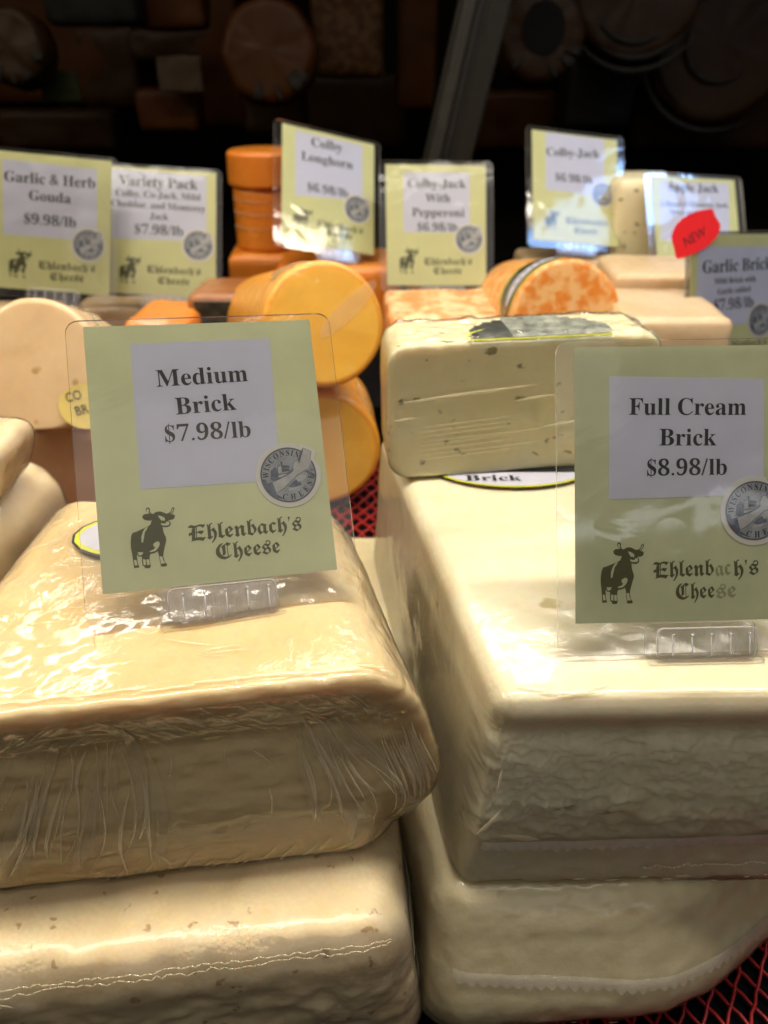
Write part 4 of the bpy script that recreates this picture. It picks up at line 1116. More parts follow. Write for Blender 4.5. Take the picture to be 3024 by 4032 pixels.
LMf = Loaf(LM.c, 0.006, film_disp(medium_disp, .0006), medium_warp, prof=.034)
LMf.mesh('film_wrap', M['film'], med, (200, 110, 110))
rnd = random.Random(4)
ln, lw = [], []
for k in range(34):                                    # left fan, running down and out to the left
    t = (k + rnd.uniform(-1, 1)) / 33
    u0 = -0.52 + 0.48 * t
    top = rnd.uniform(.10, .74)
    end = max(-.93, top - rnd.uniform(.35, 1.35))
    s_ = (u0, -1, top), (u0 - 0.26 * (1 - t) * (top - end) / 1.3 - .01, -1, end)
    (lw if k % 4 == 1 else ln).append(s_ + ((rnd.uniform(.0022, .0040) if k % 4 == 1 else rnd.choice([.0003, .0005, .0009])), .0007, rnd.uniform(-.05, .05)))
for k in range(24):                                    # right fan, from the corner down
    t = (k + rnd.uniform(-1, 1)) / 23
    u0 = 0.50 + 0.22 * t
    top = rnd.uniform(.25, .68) - .12 * t
    end = max(-.9, top - rnd.uniform(.3, 1.1))
    s_ = (u0, -1, top), (u0 + (.02 + 0.22 * t) * (top - end), -1, end)
    (lw if k % 4 == 2 else ln).append(s_ + ((rnd.uniform(.0020, .0038) if k % 4 == 2 else rnd.choice([.0003, .0006, .0010])), .0007, rnd.uniform(-.06, .06)))
for k in range(14):                                    # on the swelling right end
    ln.append(((.80 + .012 * k, -1, rnd.uniform(.2, .5)), (.84 + .011 * k, -1, rnd.uniform(-.6, -.2)), rnd.choice([.0004, .0008, .0014]), .0007, -.02))
for k in range(10):                                    # loose glints across the middle
    u0, z0 = rnd.uniform(-.2, .6), rnd.uniform(-.7, .4)
    ln.append(((u0, -1, z0), (u0 + rnd.uniform(-.05, .08), -1, z0 - rnd.uniform(.05, .25)), .0004, .0005, rnd.uniform(-.05, .05)))
LMf.creases('wide_film_folds', lw, M['crease_faint'], med)
LMf.creases('film_folds', ln, M['crease'], med)
ln = []
for k in range(46):                                    # short slanted pleats under the lip
    u0 = -0.5 + 1.25 * k / 45 + rnd.uniform(-.02, .02)
    z0 = rnd.uniform(.62, .92)
    L = rnd.uniform(.10, .28)
    ln.append(((u0, -1, z0), (u0 + L * (.45 if u0 > -.2 else -.5), -1, z0 - L), rnd.uniform(.00025, .0006), .0004, rnd.uniform(-.02, .02)))
for k in range(26):                                    # short pleats near the contact with the loaf below
    u0 = -0.3 + 1.1 * k / 25 + rnd.uniform(-.02, .02)
    ln.append(((u0, -1, -.95), (u0 + .05, -1, -.95 + rnd.uniform(.1, .3)), rnd.uniform(.0004, .0009), .0004, .01))
for k in range(34):                                    # wrinkles on the top surface
    u0, v0 = rnd.uniform(-.95, .85), rnd.uniform(-.95, .6)
    a = rnd.choice([rnd.uniform(-.5, .5), rnd.uniform(1.1, 2.0)])
    L = rnd.uniform(.06, .3)
    ln.append(((u0, v0, 1), (min(.97, u0 + L * math.cos(a)), min(.97, v0 + L * math.sin(a)), 1), rnd.uniform(.0003, .0008), .0005, rnd.uniform(-.05, .05)))
LMf.creases('film_pleats', ln, M['crease_faint'], med)
# shine line along the front edge, put in as milky film ribbons
mb = []
seg = [(-.98 + 1.9 * k / 22) for k in range(23)]
for a, b in zip(seg[:-1], seg[1:]):
    z_ = rnd.uniform(-.93, -.90)
    mb.append(((a, z_, 1), (b + .03, z_ + rnd.uniform(-.012, .012), 1), .0007, .0006, 0))
LMf.creases('front_edge_shine', mb, M['crease'], med)

# label on top of it, mostly behind the sign
def lay_label(name, pts, layers, parent, z, text=None):
    """flat label lying on a horizontal top: layers = [(material, shrink)]"""
    first = None
    for i, (m_, shr) in enumerate(layers):
        cx = sum(p[0] for p in pts) / len(pts); cy = sum(p[1] for p in pts) / len(pts)
        P = grow(pts, -shr)
        V = [(x, y, z + 0.00012 * i) for x, y in P]
        F = tessellate_polygon([[Vector(v) for v in V]])
        FF = []
        for t in F:
            a, b, c = [V[k] for k in t]
            cr = (b[0] - a[0]) * (c[1] - a[1]) - (b[1] - a[1]) * (c[0] - a[0])
            FF.append(t if cr > 0 else t[::-1])
        o = mk(name if i == 0 else ('label_border' if i == 1 else 'label_panel'), V, FF, m_, parent if i == 0 else first, False)
        first = first or o
    return first


def ell(cx, cy, rx, ry, n=48, rot=0.0):
    return [(cx + rx * math.cos(a) * math.cos(rot) - ry * math.sin(a) * math.sin(rot), cy + rx * math.cos(a) * math.sin(rot) + ry * math.sin(a) * math.cos(rot)) for a in [2 * math.pi * i / n for i in range(n)]]


L1 = []
for x, y in [(-.122, .345), (-.134, .350), (-.142, .353), (-.149, .357), (-.155, .364), (-.157, .372), (-.155, .380), (-.150, .386), (-.145, .389), (-.143, .398), (-.122, .404), (-.10, .404), (-.08, .398), (-.08, .352), (-.1, .347)]:
    L1.append((x - .011, y - .006))
lb = lay_label('oval_label', L1, [(M['black_label'], 0), (M['lime'], .0014), (M['lavender'], .0042)], med, top_z + .0030)
q = [(-.150, .368), (-.09, .366), (-.09, .3695), (-.150, .3715)]
lay_label('label_bar', q, [(M['lime'], 0)], lb, top_z + .0036)
q = [(-.148, .3716), (-.09, .3697), (-.09, .392), (-.138, .392), (-.142, .384)]
lay_label('label_dark_panel', q, [(M['black_label'], 0)], lb, top_z + .0035)


def low_disp(P, q, N):
    fr = sm(-q[:, 1], 0.7, 1.0) * (1 - sm(q[:, 2], .3, .8))
    return 0.0016 * fbm(P, 26, 3, 21) + fr * (0.0016 * fbm(P * np.array([1, 1, 1.6]), 70, 4, 22))


LL = Loaf([(-0.225, 0.186, .002), (0.022, 0.214, .002), (0.004, 0.40, .002), (-0.21, 0.40, .002),
           (-0.225, 0.182, .108), (0.012, 0.212, .108), (-0.006, 0.40, .108), (-0.21, 0.40, .108)], 0.022, low_disp)
low = LL.mesh('cheese_loaf', M['medium2'], None, (110, 60, 70))
tag(low, 'pale pitted loaf with a jagged shiny film seam, bottom of the left front stack', 'cheese block', 'cheese blocks of the front stacks')
LLf = Loaf(LL.c, 0.022, lambda P, q, N: low_disp(P, q, N) + 0.0005 + 0.0004 * np.abs(fbm(P, 60, 2, 9)))
LLf.mesh('film_wrap', M['filmcell'], low, (150, 70, 80))
ln = []
for row, (zz, jag) in enumerate(((.93, .030), (.865, .030))):
    u = -.62
    z0 = zz - .06
    while u < .97:
        du = rnd.uniform(.012, .035)
        slope = .0
        z1 = zz + rnd.uniform(-jag, jag) - .10 * max(0, (-.2 - u)) + .03 * max(0, u - .3)
        ln.append(((u, -1, z0), (u + du * 1.15, -1, z1), .00045, .0005, 0))
        u += du
        z0 = z1
for k in range(6):
    ln.append(((-.66 + .03 * k, -1, .62 + .03 * k), (-.60 + .03 * k, -1, .80 - .02 * k), .0006, .0005, 0.01))
LLf.creases('film_seam', ln, M['crease'], low, n=4)
ln = []
for k in range(14):
    z0 = rnd.uniform(-.5, .4)
    ln.append(((1, rnd.uniform(-.9, -.4), z0), (1, rnd.uniform(-.5, .4), z0 + rnd.uniform(-.2, .1)), .0012, .0009, .03))
LLf.creases('side_folds', ln, M['crease_faint'], low)

# ------------------------------------------------------------------ right front stack
TZ = 0.2115


def cream_disp(P, q, N):
    fr = sm(-q[:, 1], 0.75, 1.0)
    mid = sm(q[:, 2], -.45, -.25) * (1 - sm(q[:, 2], .55, .85))
    rough = fbm(P * np.array([1, 1, 1.8]), 55, 2, 41) - 1.0 * np.abs(fbm(P * np.array([1, 1, 1.9]), 130, 3, 42)) - 1.2 * np.maximum(0, vn(P * np.array([1, 1, 1.4]), 210, 44) - .45)
    below = 1 - sm(q[:, 2], -.42, -.34)
    return 0.0006 * fbm(P, 22, 3, 40) + fr * mid * 0.0030 * rough - fr * mid * 0.0020 - fr * below * 0.0016 + fr * below * 0.0008 * fbm(P, 120, 2, 47)


def cream_warp(u, v, w_, q):
    fr = sm(-q[:, 1], 0.5, 1.0)
    v2 = v + fr * (.010 * np.exp(-((w_ - .84) / .06) ** 2) - .014 * np.exp(-((w_ - .50) / .2) ** 2))
    return u + 0 * v, v2, w_


LC = Loaf([(0.034, 0.247, .088), (0.235, 0.252, .088), (0.215, 0.53, .092), (-0.010, 0.53, .092),
           (0.0505, 0.2515, TZ), (0.232, 0.256, TZ), (0.205, 0.53, TZ), (-0.003, 0.53, TZ)], 0.010, cream_disp, cream_warp)
cr = LC.mesh('cheese_loaf', M['cream'], None, (230, 60, 150))
tag(cr, 'large pale yellow craggy-fronted loaf under the Full Cream Brick sign', 'cheese block', 'cheese blocks of the front stacks')
LCf = Loaf(LC.c, 0.010, film_disp(lambda P, q, N: 0.0006 * fbm(P, 22, 3, 40) - sm(-q[:, 1], .75, 1) * (1 - sm(q[:, 2], -.42, -.34)) * .0008, 0.0003, (1, 1, 1.3), 51, 50), cream_warp)
LCf.mesh('film_wrap', M['filmtop'], cr, (150, 100, 90))


def serrated(L, name, u0, u1, ztop, zbot, teeth, m, parent, off=0.0012, curve=None, face=-1):
    """sealed film strip with a toothed lower edge"""
    n = teeth * 6
    V, F = [], []
    rr = random.Random(8)
    for i in range(n + 1):
        u = u0 + (u1 - u0) * i / n
        if i % 6 == 0:
            jit = rr.uniform(.45, 1.15)
        cz = curve(u) if curve else 0
        ph = (i % 6) / 6
        tooth = (0.5 - abs(ph - 0.5)) * 2
        zt, zb = ztop + cz + rr.uniform(-.004, .004), zbot + cz - (ztop - zbot) * .40 * tooth * jit
        for z_, o in ((zt, off), ((zt + zb) / 2, off + .0010), (zb, off + .0004 + .0005 * tooth)):
            V.append(L.pos((u, face, z_), o)[0])
    for i in range(n):
        for k in range(2):
            a = i * 3 + k
            F.append((a, a + 1, a + 4, a + 3))
    return mk(name, V, F, m, parent, True)


serrated(LCf, 'sealed_seam', -.93, .97, -.30, -.40, 34, M['seam'], cr, curve=lambda u: .02 * u)
ln = []
u = -.1
z0 = -.70
while u < .98:
    du = rnd.uniform(.01, .03)
    z1 = -.70 + .03 * u + rnd.uniform(-.025, .025)
    ln.append(((u, -1, z0), (u + du, -1, z1), .0006, .0005, 0))
    u += du; z0 = z1
for k in range(26):
    u0 = rnd.uniform(-.9, .95); z0 = rnd.uniform(-.95, -.82)
    ln.append(((u0, -1, z0), (u0 + rnd.uniform(.02, .08), -1, z0 + .01), rnd.uniform(.0004, .0008), .0005, 0))
ln.append(((-.93, -1, .42), (-.93, -1, .20), .0007, .0006, 0))
ln.append(((-.90, -1, .06), (-.985, -1, -.30), .0012, .0010, .02))
ln.append(((-.86, -1, -.24), (-.66, -1, -.31), .0022, .0012, 0))
ln.append(((-.92, -.93, 1), (-.50, -.965, 1), .0013, .0007, .03))
ln.append(((-.80, -.985, 1), (-.45, -.93, 1), .0009, .0006, .02))
ln.append(((-.40, -.96, 1), (.30, -.965, 1), .0006, .0005, .0))
ln.append(((.20, -.965, 1), (.95, -.95, 1), .0006, .0005, .0))
LCf.creases('film_creases', ln, M['crease'], cr, n=6)
# oval label under the garlic block
lab = lay_label('oval_label', ell(.083, .4680, .052, .0290), [(M['black_label'], 0), (M['lime'], .0010), (M['lavender'], .0028)], cr, TZ + .0024)
V, F = [], []
o = text_mesh('label_lettering', 'Brick', 52, 0, 88, 0, M['ink'], lab, 0, 'b', height=7.5)
for v in o.data.vertices:
    v.co = Vector((v.co.x, .4480 + v.co.z, TZ + .0030 - v.co.y))
lay_label('label_dark_panel', [(.040, .4600), (.128, .4600), (.126, .480), (.044, .480)], [(M['black_label'], 0)], lab, TZ + .00292)


def c2_disp(P, q, N):
    fr = sm(-q[:, 1], 0.7, 1.0)
    return 0.0010 * fbm(P, 18, 2, 61) + fr * .0006 * fbm(P * np.array([1, 1, 1.5]), 90, 3, 62)


def c2_warp(u, v, w_, q):
    # the right end of the front turns away from the camera
    fr = (1 - v)
    v2 = v + fr * 0.22 * sm(u, .35, 1.05) ** 1.4 - fr * .06 * np.exp(-((w_ - .42) / .3) ** 2)
    return u, v2, w_


LC2 = Loaf([(0.018, 0.228, .002), (0.262, 0.238, .002), (0.235, 0.495, .002), (-0.035, 0.495, .002),
            (0.026, 0.238, .092), (0.258, 0.244, .092), (0.23, 0.56, .100), (-0.050, 0.56, .112)], 0.017, c2_disp, c2_warp)
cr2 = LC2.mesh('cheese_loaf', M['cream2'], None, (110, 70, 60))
tag(cr2, 'shadowed pale loaf with a toothed film seam, bottom of the right front stack', 'cheese block', 'cheese blocks of the front stacks')
LC2f = Loaf(LC2.c, 0.017, film_disp(c2_disp, 0.0005, (1, 1, 1.3), 71, 50), c2_warp)
LC2f.mesh('film_wrap', M['filmtop'], cr2, (130, 80, 60))
serrated(LC2f, 'sealed_seam', -.93, .97, .19, .10, 40, M['seam_faint'], cr2, curve=lambda u: .16 - .16 * (u + .93))
ln = []
for k in range(26):
    u0 = rnd.uniform(-.9, .95); z0 = rnd.uniform(-.95, -.7)
    ln.append(((u0, -1, z0), (u0 + rnd.uniform(.02, .07), -1, z0 + .02), rnd.uniform(.0004, .0009), .0005, 0))
LC2f.creases('film_creases', ln, M['crease'], cr2, n=6)

# garlic and herb block lying on the full cream loaf
LG = Loaf([(0.004, 0.450, TZ + .002), (0.178, 0.474, TZ + .002), (0.172, 0.525, TZ + .002), (-0.002, 0.505, TZ + .002),
           (0.002, 0.458, .299), (0.172, 0.478, .301), (0.166, 0.528, .300), (-0.002, 0.508, .299)], 0.004, lambda P, q, N: .0004 * fbm(P, 30, 3, 81), prof=.013)
gb = LG.mesh('cheese_block', M['herb'], None, (60, 30, 40))
tag(gb, 'pale yellow block flecked with dark herbs, lying on the full cream loaf behind its sign', 'cheese block')
LGf = Loaf(LG.c, 0.004, film_disp(lambda P, q, N: .0006 * fbm(P, 30, 3, 81) + sm(q[:, 2], .8, 1.) * .0016 * np.abs(fbm(P, 90, 3, 83)), 0.0003, (.4, 1, 1.6), 85, 60), prof=.013)
LGf.mesh('film_wrap', M['filmtop'], gb, (100, 50, 60))
ln = [((-.94, -1, .18), (.10, -1, .36), .0011, .0007, .01), ((-.10, -1, .13), (.24, -1, .20), .0009, .0006, 0), ((-.96, -1, -.08), (-.80, -1, -.04), .0009, .0006, 0),
      ((.12, -1, -.30), (.46, -1, -.20), .0011, .0007, 0)]
for k in range(8):
    z0 = -.15 - .07 * k
    ln.append(((-.8, -1, z0 - .05), (rnd.uniform(-.2, .3), -1, z0 + .06), .0004, .0003, 0))
LGf.creases('film_creases', ln[:4], M['crease'], gb)
LGf.creases('film_pleats', ln[4:], M['crease_faint'], gb)
# crumpled label over the top edge
V, F = [], []
nx, ny = 40, 10
for j in range(ny + 1):
    for i in range(nx + 1):
        u = -.42 + 1.05 * i / nx
        v = -.93 + 1.5 * j / ny
        V.append((u, v, 1))
P = LG.pos(np.array(V), .0022)
P[:, 2] += .0009 * np.abs(fbm(P, 110, 3, 91))
F = [(j * (nx + 1) + i, j * (nx + 1) + i + 1, (j + 1) * (nx + 1) + i + 1, (j + 1) * (nx + 1) + i) for j in range(ny) for i in range(nx)
     if (((i - nx / 2) / (nx / 2)) ** 2 + ((j) / ny) ** 2) < 1.0]
uc = lambda f: sum(V[a_][0] for a_ in f) / 4
tl = mk('crumpled_label', P, F, None, gb, True, mats=[M['grey_label'], M['print_grey']], fmat=[0 if uc(f) < -.12 + .05 * math.sin(40 * uc(f)) else 1 for f in F])
edge = []
for i in range(26):
    a0, a1 = [math.pi - .95 * math.pi * 0.5 * t / 26 for t in (i, i + 1)]
    edge.append(((-.42 + .525 + .54 * math.cos(a0), -.95 + .9 * math.sin(a0) * .9, 1), (-.42 + .525 + .54 * math.cos(a1), -.95 + .9 * math.sin(a1) * .9, 1), .0010, .0004, 0))
edge += [((-.42 + .02 * k, -.97, 1), (-.40 + .02 * k, -.97, 1), .0009, .0004, 0) for k in range(0, 52)]
LG.creases('label_border', edge[:14] + edge[26:], M['lime'], tl, off=.0024, n=3)

# ------------------------------------------------------------------ loaves at the far left
def wrapped(name, c8, r, m, label, group=None, cat='cheese block', div=(40, 30, 24), amp=.0016, seed=5, fm='filmtop', fdiv=(70, 50, 40)):
    dp = lambda P, q, N: amp * fbm(P, 32, 3, seed)
    L = Loaf(c8, r, dp)
    o = L.mesh(name, M[m], None, div)
    tag(o, label, cat, group)
    Lf = Loaf(c8, r, film_disp(dp, .0009, (1, .7, 1.3), seed + 3, 60))
    Lf.mesh('film_wrap', M[fm], o, fdiv)
    return o, Lf


wrapped('cheese_loaf', [(-.40, .375, .226), (-.216, .380, .226), (-.218, .44, .226), (-.40, .45, .226), (-.40, .375, .266), (-.204, .385, .264), (-.207, .44, .262), (-.40, .45, .266)], .012, 'ivory',
        'ivory wrapped slab cut by the left edge, on top of a plumper ivory loaf', seed=12)
wrapped('cheese_loaf', [(-.42, .20, .12), (-.226, .215, .12), (-.205, .47, .12), (-.42, .48, .12), (-.42, .25, .226), (-.240, .27, .224), (-.205, .475, .224), (-.40, .48, .228)], .028, 'ivory',
        'plump ivory wrapped loaf between the left edge and the Medium Brick loaf', seed=16)
wrapped('cheese_loaf', [(-.45, .15, .002), (-.235, .16, .002), (-.22, .43, .002), (-.45, .44, .002), (-.45, .17, .118), (-.24, .18, .118), (-.22, .42, .118), (-.45, .44, .118)], .016, 'ivory',
        'ivory loaf at the bottom of the far left stack, almost hidden', seed=17, div=(20, 16, 12), fdiv=(20, 16, 12))

# ------------------------------------------------------------------ round logs
def horn(p0, p1, r, m, fm, label, name='cheese_log', cat='cheese log', group=None, **k):
    H_ = Horn(p0, p1, r, **k)
    o = H_.mesh(name, M[m], None, M[fm])
    tag(o, label, cat, group)
    return o, H_


def patch(H_, name, m, parent, th0, l0, rth, rl, off, n=30, rot=0.0, face=False):
    """elliptical label bent over a log's side (angles, metres) or laid on its face"""
    V, F = [], []
    for i in range(9):
        for k in range(n):
            a = 2 * math.pi * k / n
            f = i / 8
            x, y = f * math.cos(a) * rl, f * math.sin(a) * rth
            x, y = x * math.cos(rot) - y * math.sin(rot), x * math.sin(rot) + y * math.cos(rot)
            if face:
                V.append(H_.p0 + H_.a * (th0 + x) + H_.b * (l0 + y) - H_.t * off)
            else:
                V.append(H_.pt(th0 + y / H_.r, l0 + x, off))
    for i in range(8):
        for k in range(n):
            F.append((i * n + k, i * n + (k + 1) % n, (i + 1) * n + (k + 1) % n, (i + 1) * n + k))
    return mk(name, V, F, m, parent, True)


up, HU = horn((-.0445, .59, .272), (-.116, .80, .212), .0470, 'colby', 'colbyface', 'upper orange log with a bright yellow-orange face, under the Colby Longhorn sign', group='orange colby logs')
patch(HU, 'translucent_tape', M['crease_faint'], up, .018, .012, .007, .030, .0016, face=True, rot=.75)
lo, HL = horn((-.053, .600, .163), (-.062, .695, .158), .0505, 'colby', 'colbyface', 'lower orange cheese log on the red net, beside the Medium Brick sign', group='orange colby logs')
gw, HW = horn((-.263, .575, .245), (-.262, .645, .214), .051, 'gouda', 'gouda', 'pale flat-bottomed cheese log with small brown pits, under the Garlic & Herb Gouda sign', flatb=.93)
lb = patch(HW, 'yellow_label', M['yellow_label'], gw, .038, -.030, .017, .021, .0018, face=True)
for i, (txt, x, z, wd) in enumerate((('CO', 24, -27, 12), ('BR', 31, -37, 10))):
    o = text_mesh('label_lettering', txt, 0, 0, wd, 0, M['ink'], lb, 0, 's', height=6.5)
    for v in o.data.vertices:
        xx, zz = v.co.x, v.co.z
        p_ = HW.p0 + HW.a * (x / 1000 + xx * .95 - zz * .3) + HW.b * (z / 1000 + zz + xx * .25) - HW.t * .0022
        v.co = p_
tn, HT = horn((-.262, .585, .138), (-.262, .695, .132), .051, 'tan', 'tan', 'tan brown cheese log beneath the pale pitted log at the left', flatb=.57)
mj, HJ = horn((.1655, .713, .243), (.148, .89, .203), .050, 'marble', 'marble', 'orange marbled cheese log with an oval black label, behind the herb-flecked block')
l1 = patch(HJ, 'oval_label', M['lime'], mj, R(128), .034, .050, .030, .0006)
patch(HJ, 'label_dark_panel', M['black_label'], l1, R(128), .0325, .0485, .0255, .0010)
patch(HJ, 'label_panel', M['lavender'], l1, R(126), .022, .040, .0105, .0014)
rr_ = random.Random(3)
for k in range(7):
    patch(HJ, 'label_mark', M['black_label'], l1, R(100 + 8 * k), .021 + rr_.uniform(-.002, .002), .0022, .0016, .0018, n=10)
for H_, o_, sd_ in ((HU, up, 5), (HL, lo, 6), (HJ, mj, 7), (HW, gw, 8)):
    r5 = random.Random(sd_)
    mb = MB()
    for k in range(9):
        th = r5.uniform(.3, 2.8)
        l0 = r5.uniform(.0, .05)
        pts = [H_.pt(th + .12 * i * r5.uniform(.6, 1), l0 + .006 * i, .0006) for i in range(5)]
        mb.tube(pts, [.0003, .0011, .0014, .0010, .0003], 5)
    for k in range(0):
        a_ = r5.uniform(0, 6.28)
        pts = [H_.p0 + H_.a * (H_.r * f * math.cos(a_ + f * .5)) + H_.b * (H_.r * f * math.sin(a_ + f * .5)) - H_.t * .0012 for f in (.5, .62, .75, .86, .93)]
        if all(p_.z > H_.p0.z - H_.r * .9 for p_ in pts):
            mb.tube(pts, [.0002, .0007, .0009, .0007, .0002], 5)
    tag(mb.build('film_folds', M['crease_faint'], o_, True), kind='stuff')

# upright wheel pair behind the longhorn sign
wl, HH = horn((-.139, 1.0, .2460), (-.139, 1.0, .315), .038, 'colbydark', 'colbydark', 'narrow upright orange drum under a wider orange wheel, left of the Longhorn sign', name='cheese_drum', cat='cheese round')
w2, HH2 = horn((-.138, 1.0, .3155), (-.138, 1.0, .354), .0435, 'colbydark', 'colbydark', 'wider orange wheel crowning the small orange drum, left of the Colby Longhorn sign', name='cheese_round', cat='cheese round')
band = MB()
for z_ in (.272, .288, .302):
    pts = [(-.139 + .0385 * math.cos(a), 1.0 + .0385 * math.sin(a), z_) for a in [2 * math.pi * i / 40 for i in range(41)]]
    band.tube(pts, .0007, 5)
band.build('film_band', M['crease_faint'], wl, True)
soft_defs = [
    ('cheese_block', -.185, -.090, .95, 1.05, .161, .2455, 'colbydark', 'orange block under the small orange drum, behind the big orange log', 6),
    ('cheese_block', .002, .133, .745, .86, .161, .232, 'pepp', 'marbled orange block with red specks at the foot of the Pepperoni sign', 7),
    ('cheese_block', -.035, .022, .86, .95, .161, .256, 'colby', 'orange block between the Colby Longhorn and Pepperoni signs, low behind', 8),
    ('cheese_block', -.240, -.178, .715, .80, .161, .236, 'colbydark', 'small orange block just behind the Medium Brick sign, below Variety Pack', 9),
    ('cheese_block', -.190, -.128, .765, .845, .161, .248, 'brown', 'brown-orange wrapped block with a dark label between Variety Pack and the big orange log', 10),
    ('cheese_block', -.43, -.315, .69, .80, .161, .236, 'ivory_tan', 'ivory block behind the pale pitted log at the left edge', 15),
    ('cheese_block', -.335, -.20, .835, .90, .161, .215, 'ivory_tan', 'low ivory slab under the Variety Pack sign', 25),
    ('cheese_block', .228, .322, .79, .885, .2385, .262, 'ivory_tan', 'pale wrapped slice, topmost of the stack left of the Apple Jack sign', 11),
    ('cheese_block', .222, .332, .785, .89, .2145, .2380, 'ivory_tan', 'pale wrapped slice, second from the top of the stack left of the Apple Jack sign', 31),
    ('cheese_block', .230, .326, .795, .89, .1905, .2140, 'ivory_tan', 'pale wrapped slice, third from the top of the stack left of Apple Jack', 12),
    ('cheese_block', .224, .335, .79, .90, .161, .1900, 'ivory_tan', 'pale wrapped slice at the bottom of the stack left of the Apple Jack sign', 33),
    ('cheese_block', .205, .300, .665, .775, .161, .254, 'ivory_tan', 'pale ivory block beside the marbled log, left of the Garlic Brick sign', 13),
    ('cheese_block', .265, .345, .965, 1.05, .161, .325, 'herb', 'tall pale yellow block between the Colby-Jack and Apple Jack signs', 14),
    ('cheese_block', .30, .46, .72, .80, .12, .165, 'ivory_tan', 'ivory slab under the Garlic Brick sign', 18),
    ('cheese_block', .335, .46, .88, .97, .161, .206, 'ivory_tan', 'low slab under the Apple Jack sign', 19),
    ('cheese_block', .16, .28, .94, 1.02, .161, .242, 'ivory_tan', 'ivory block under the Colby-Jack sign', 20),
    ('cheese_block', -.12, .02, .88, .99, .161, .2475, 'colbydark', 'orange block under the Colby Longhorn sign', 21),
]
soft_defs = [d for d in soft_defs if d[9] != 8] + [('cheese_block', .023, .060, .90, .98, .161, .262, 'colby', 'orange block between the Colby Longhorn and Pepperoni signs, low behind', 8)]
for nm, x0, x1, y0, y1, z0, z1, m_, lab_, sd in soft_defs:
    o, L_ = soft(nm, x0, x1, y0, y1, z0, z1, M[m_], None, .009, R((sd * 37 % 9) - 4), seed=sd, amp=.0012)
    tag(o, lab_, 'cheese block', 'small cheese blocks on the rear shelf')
    if sd in (10,):
        bm = MB().box((-.183, .762, .215), (-.140, .7645, .243))
        bevel(bm.build('dark_label', M['grey_label'], o), .0005, 1)

# ------------------------------------------------------------------ price signs
make_sign('medium', 'pale green laminated sign reading Medium Brick $7.98/lb, in front at the left', lam=(8.0, 10.0, 3.0, 14.5))
make_sign('full', 'sage green laminated sign reading Full Cream Brick $8.98/lb, cut by the right edge', 'paper_f', scale=.975, lam=(8.5, 9.5, 3.0, 15.0), clip=(-17, 30, -17.5, -2.5), worn=True)
make_sign('gherb', 'yellow-green sign reading Garlic & Herb Gouda $9.98/lb, behind at the left edge', 'paper_y', lam=(6, 6, 3, 8), clip=(-22, 26, -12, 2), foot=False)
make_sign('variety', 'yellow-green sign reading Variety Pack $7.98/lb, right of the Garlic & Herb sign', 'paper_y', lam=(6, 6, 3, 6), clip=(-20, 24, -12, 0), foot=False)
make_sign('longhorn', 'tilted yellow-green sign reading Colby Longhorn $6.98/lb, above the big orange log', 'paper_y', lam=(9, 7, 3, 8), clip=(-10, 36, -14, -1), foot=False)
make_sign('pepp', 'yellow-green sign reading Colby-Jack With Pepperoni $6.98/lb, in the middle at the back', 'paper_y', lam=(7, 8, 4, 6), clip=(-16, 30, -12, -1), foot=False)
make_sign('cjack', 'yellow-green sign reading Colby-Jack $6.98/lb, over the marbled log at the back', 'paper_y', lam=(7, 8, 4, 8), clip=(-20, 24, -14, -1), foot=False)
make_sign('apple', 'yellow-green sign reading Apple Jack, behind the red NEW sticker', 'paper_y', lam=(9, 9, 4, 6), clip=(-20, 24, -12, -1), foot=False)
gs = make_sign('gbrick', 'yellow-green sign reading Garlic Brick $7.98/lb with a red NEW sticker, right edge', 'paper_y', lam=(7, 8, 3, 6), clip=(-20, 24, -14, -1), foot=False)
NEWP = [(-80.66, 123.9), (-78.72, 130.01), (-74.31, 135.79), (-68.19, 140.36), (-60.97, 143.71), (-49.48, 146.77), (-36.76, 148.63), (-32.44, 148.02), (-29.63, 142.1), (-23.3, 135.5), (-23.12, 131.1), (-27.22, 124.04), (-35.67, 117.37), (-48.41, 111.75), (-60.01, 108.05), (-71.53, 105.48), (-74.69, 106.79), (-76.94, 114.59)]
ns = slab('new_sticker', ccw(NEWP), -0.0030, -0.0026, M['red_sticker'], gs)
text_mesh('new_lettering', 'NEW', -64.01, 115.62, -39.84, 125.76, M['ink'], ns, -0.0031, 's', height=8.5)

# ------------------------------------------------------------------ the dim background
post = MB()
a, b = at(486, 2, 1.10), at(449, 157, 1.10)
dirv = (a - b).normalized()
p0, p1 = b - dirv * .16, a + dirv * .25
sidev = Vector((1, 0, 0))
def bar(p0, p1, x0, x1, y0, y1):
    V = []
    for p in (p0, p1):
        for dx, dy in ((x0, y0), (x1, y0), (x1, y1), (x0, y1)):
            V.append(tuple(p + sidev * dx + Vector((0, dy, 0))))
    return V, [(0, 3, 2, 1), (4, 5, 6, 7), (0, 1, 5, 4), (1, 2, 6, 5), (2, 3, 7, 6), (3, 0, 4, 7)]
rt = empty('case_frame_post', p0)
tag(rt, 'slanting dark metal frame post rising behind the Pepperoni sign', 'frame post')
for nm, args, m_ in (('post_body', (-.032, .030, 0, .02), 'post'), ('post_edge', (-.026, -.012, -.006, -.0002), 'post_l'), ('post_gasket', (-.008, -.002, -.004, -.0002), 'black_label'), ('post_edge', (.006, .028, -.003, -.0002), 'post')):
    V, F = bar(p0, p1, *args)
    o = MB().add([tuple(Vector(v) - p0) for v in V], F).build(nm, M[m_], rt)
    bevel(o, .001, 2)


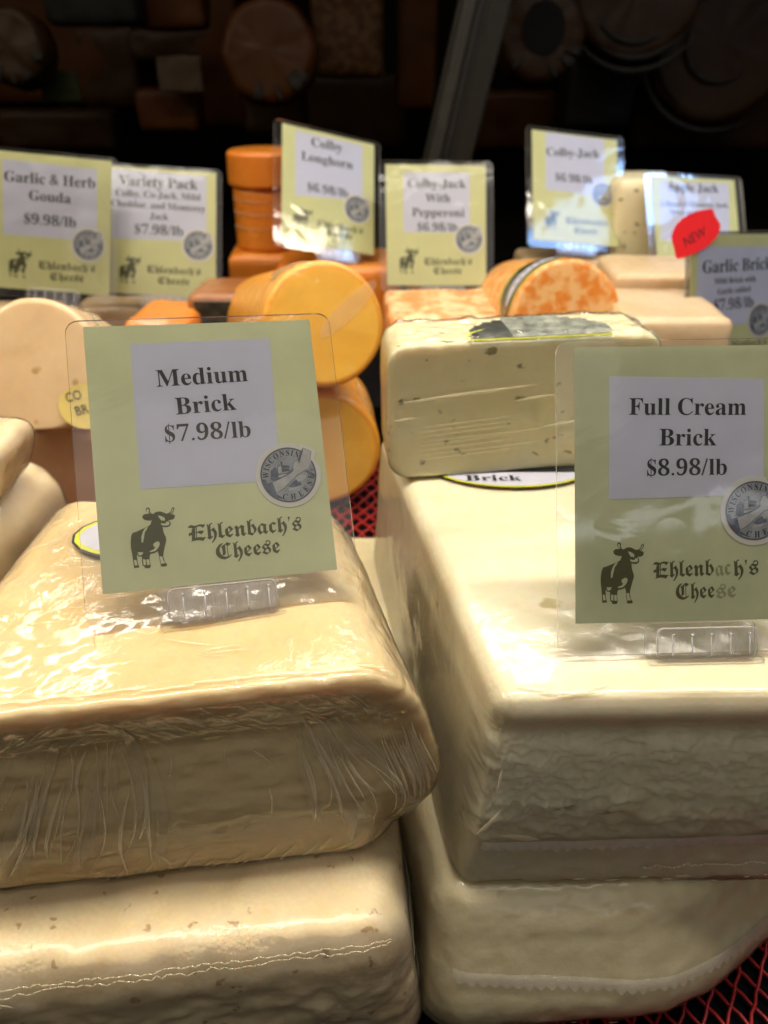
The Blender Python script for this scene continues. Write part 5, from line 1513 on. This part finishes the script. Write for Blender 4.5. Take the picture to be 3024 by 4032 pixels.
def bg_wheel(px, py, rpx, Y, m, label, lab=None, wrap=True):
    c = at(px, py, Y)
    r = rpx * (Y * math.cos(PITCH) - (c.z - CAMZ) * math.sin(PITCH)) / 796
    H_ = Horn(c, c + Vector((0, .06, -.01)), r, amp=.003, seed=int(px))
    o = H_.mesh('cheese_round', M[m], None, M[m], bev=.012)
    tag(o, label, 'cheese round', 'dim packages hanging at the back')
    if lab:
        patch(H_, 'package_label', M[lab[0]], o, lab[1] * r, lab[2] * r, lab[3] * r, lab[4] * r, .004, face=True)
    if wrap:
        Lc = []
        rr2 = random.Random(int(px))
        mb = MB()
        for k in range(10):
            a = rr2.uniform(3.6, 5.8)
            pts = [H_.p0 + H_.a * (r * f * math.cos(a + f * .2)) + H_.b * (r * f * math.sin(a + f * .2)) - H_.t * .003 for f in (.62, .75, .9, 1.0)]
            mb.tube(pts, [.0006, .002, .003, .001], 6)
        tag(mb.build('film_folds', M['bg_fold'], o, True), kind='stuff')
    return o


def bg_arcs(o, c, r, radii):
    for f, a0, a1 in radii:
        pts = [c + Vector((r * f * math.cos(a), -.012, r * f * math.sin(a))) for a in [R(a0 + (a1 - a0) * i / 24) for i in range(25)]]
        n = len(pts)
        rad = [.0005 + .0045 * math.sin(math.pi * i / (n - 1)) for i in range(n)]
        MB().tube(pts, rad, 6).build('film_fold', M['bg_fold'], o, True)


def bg_block(x0, y0, x1, y1, Y, m, label, depth=.06, r=.010, tilt=0):
    a, b = at(x0, y1, Y), at(x1, y0, Y)
    o, L_ = soft('cheese_package', a.x, b.x, Y, Y + depth, a.z, b.z, M[m], None, r, R(tilt), seed=int(x0) + 3, amp=.002)
    tag(o, label, 'package', 'dim packages hanging at the back')
    return o


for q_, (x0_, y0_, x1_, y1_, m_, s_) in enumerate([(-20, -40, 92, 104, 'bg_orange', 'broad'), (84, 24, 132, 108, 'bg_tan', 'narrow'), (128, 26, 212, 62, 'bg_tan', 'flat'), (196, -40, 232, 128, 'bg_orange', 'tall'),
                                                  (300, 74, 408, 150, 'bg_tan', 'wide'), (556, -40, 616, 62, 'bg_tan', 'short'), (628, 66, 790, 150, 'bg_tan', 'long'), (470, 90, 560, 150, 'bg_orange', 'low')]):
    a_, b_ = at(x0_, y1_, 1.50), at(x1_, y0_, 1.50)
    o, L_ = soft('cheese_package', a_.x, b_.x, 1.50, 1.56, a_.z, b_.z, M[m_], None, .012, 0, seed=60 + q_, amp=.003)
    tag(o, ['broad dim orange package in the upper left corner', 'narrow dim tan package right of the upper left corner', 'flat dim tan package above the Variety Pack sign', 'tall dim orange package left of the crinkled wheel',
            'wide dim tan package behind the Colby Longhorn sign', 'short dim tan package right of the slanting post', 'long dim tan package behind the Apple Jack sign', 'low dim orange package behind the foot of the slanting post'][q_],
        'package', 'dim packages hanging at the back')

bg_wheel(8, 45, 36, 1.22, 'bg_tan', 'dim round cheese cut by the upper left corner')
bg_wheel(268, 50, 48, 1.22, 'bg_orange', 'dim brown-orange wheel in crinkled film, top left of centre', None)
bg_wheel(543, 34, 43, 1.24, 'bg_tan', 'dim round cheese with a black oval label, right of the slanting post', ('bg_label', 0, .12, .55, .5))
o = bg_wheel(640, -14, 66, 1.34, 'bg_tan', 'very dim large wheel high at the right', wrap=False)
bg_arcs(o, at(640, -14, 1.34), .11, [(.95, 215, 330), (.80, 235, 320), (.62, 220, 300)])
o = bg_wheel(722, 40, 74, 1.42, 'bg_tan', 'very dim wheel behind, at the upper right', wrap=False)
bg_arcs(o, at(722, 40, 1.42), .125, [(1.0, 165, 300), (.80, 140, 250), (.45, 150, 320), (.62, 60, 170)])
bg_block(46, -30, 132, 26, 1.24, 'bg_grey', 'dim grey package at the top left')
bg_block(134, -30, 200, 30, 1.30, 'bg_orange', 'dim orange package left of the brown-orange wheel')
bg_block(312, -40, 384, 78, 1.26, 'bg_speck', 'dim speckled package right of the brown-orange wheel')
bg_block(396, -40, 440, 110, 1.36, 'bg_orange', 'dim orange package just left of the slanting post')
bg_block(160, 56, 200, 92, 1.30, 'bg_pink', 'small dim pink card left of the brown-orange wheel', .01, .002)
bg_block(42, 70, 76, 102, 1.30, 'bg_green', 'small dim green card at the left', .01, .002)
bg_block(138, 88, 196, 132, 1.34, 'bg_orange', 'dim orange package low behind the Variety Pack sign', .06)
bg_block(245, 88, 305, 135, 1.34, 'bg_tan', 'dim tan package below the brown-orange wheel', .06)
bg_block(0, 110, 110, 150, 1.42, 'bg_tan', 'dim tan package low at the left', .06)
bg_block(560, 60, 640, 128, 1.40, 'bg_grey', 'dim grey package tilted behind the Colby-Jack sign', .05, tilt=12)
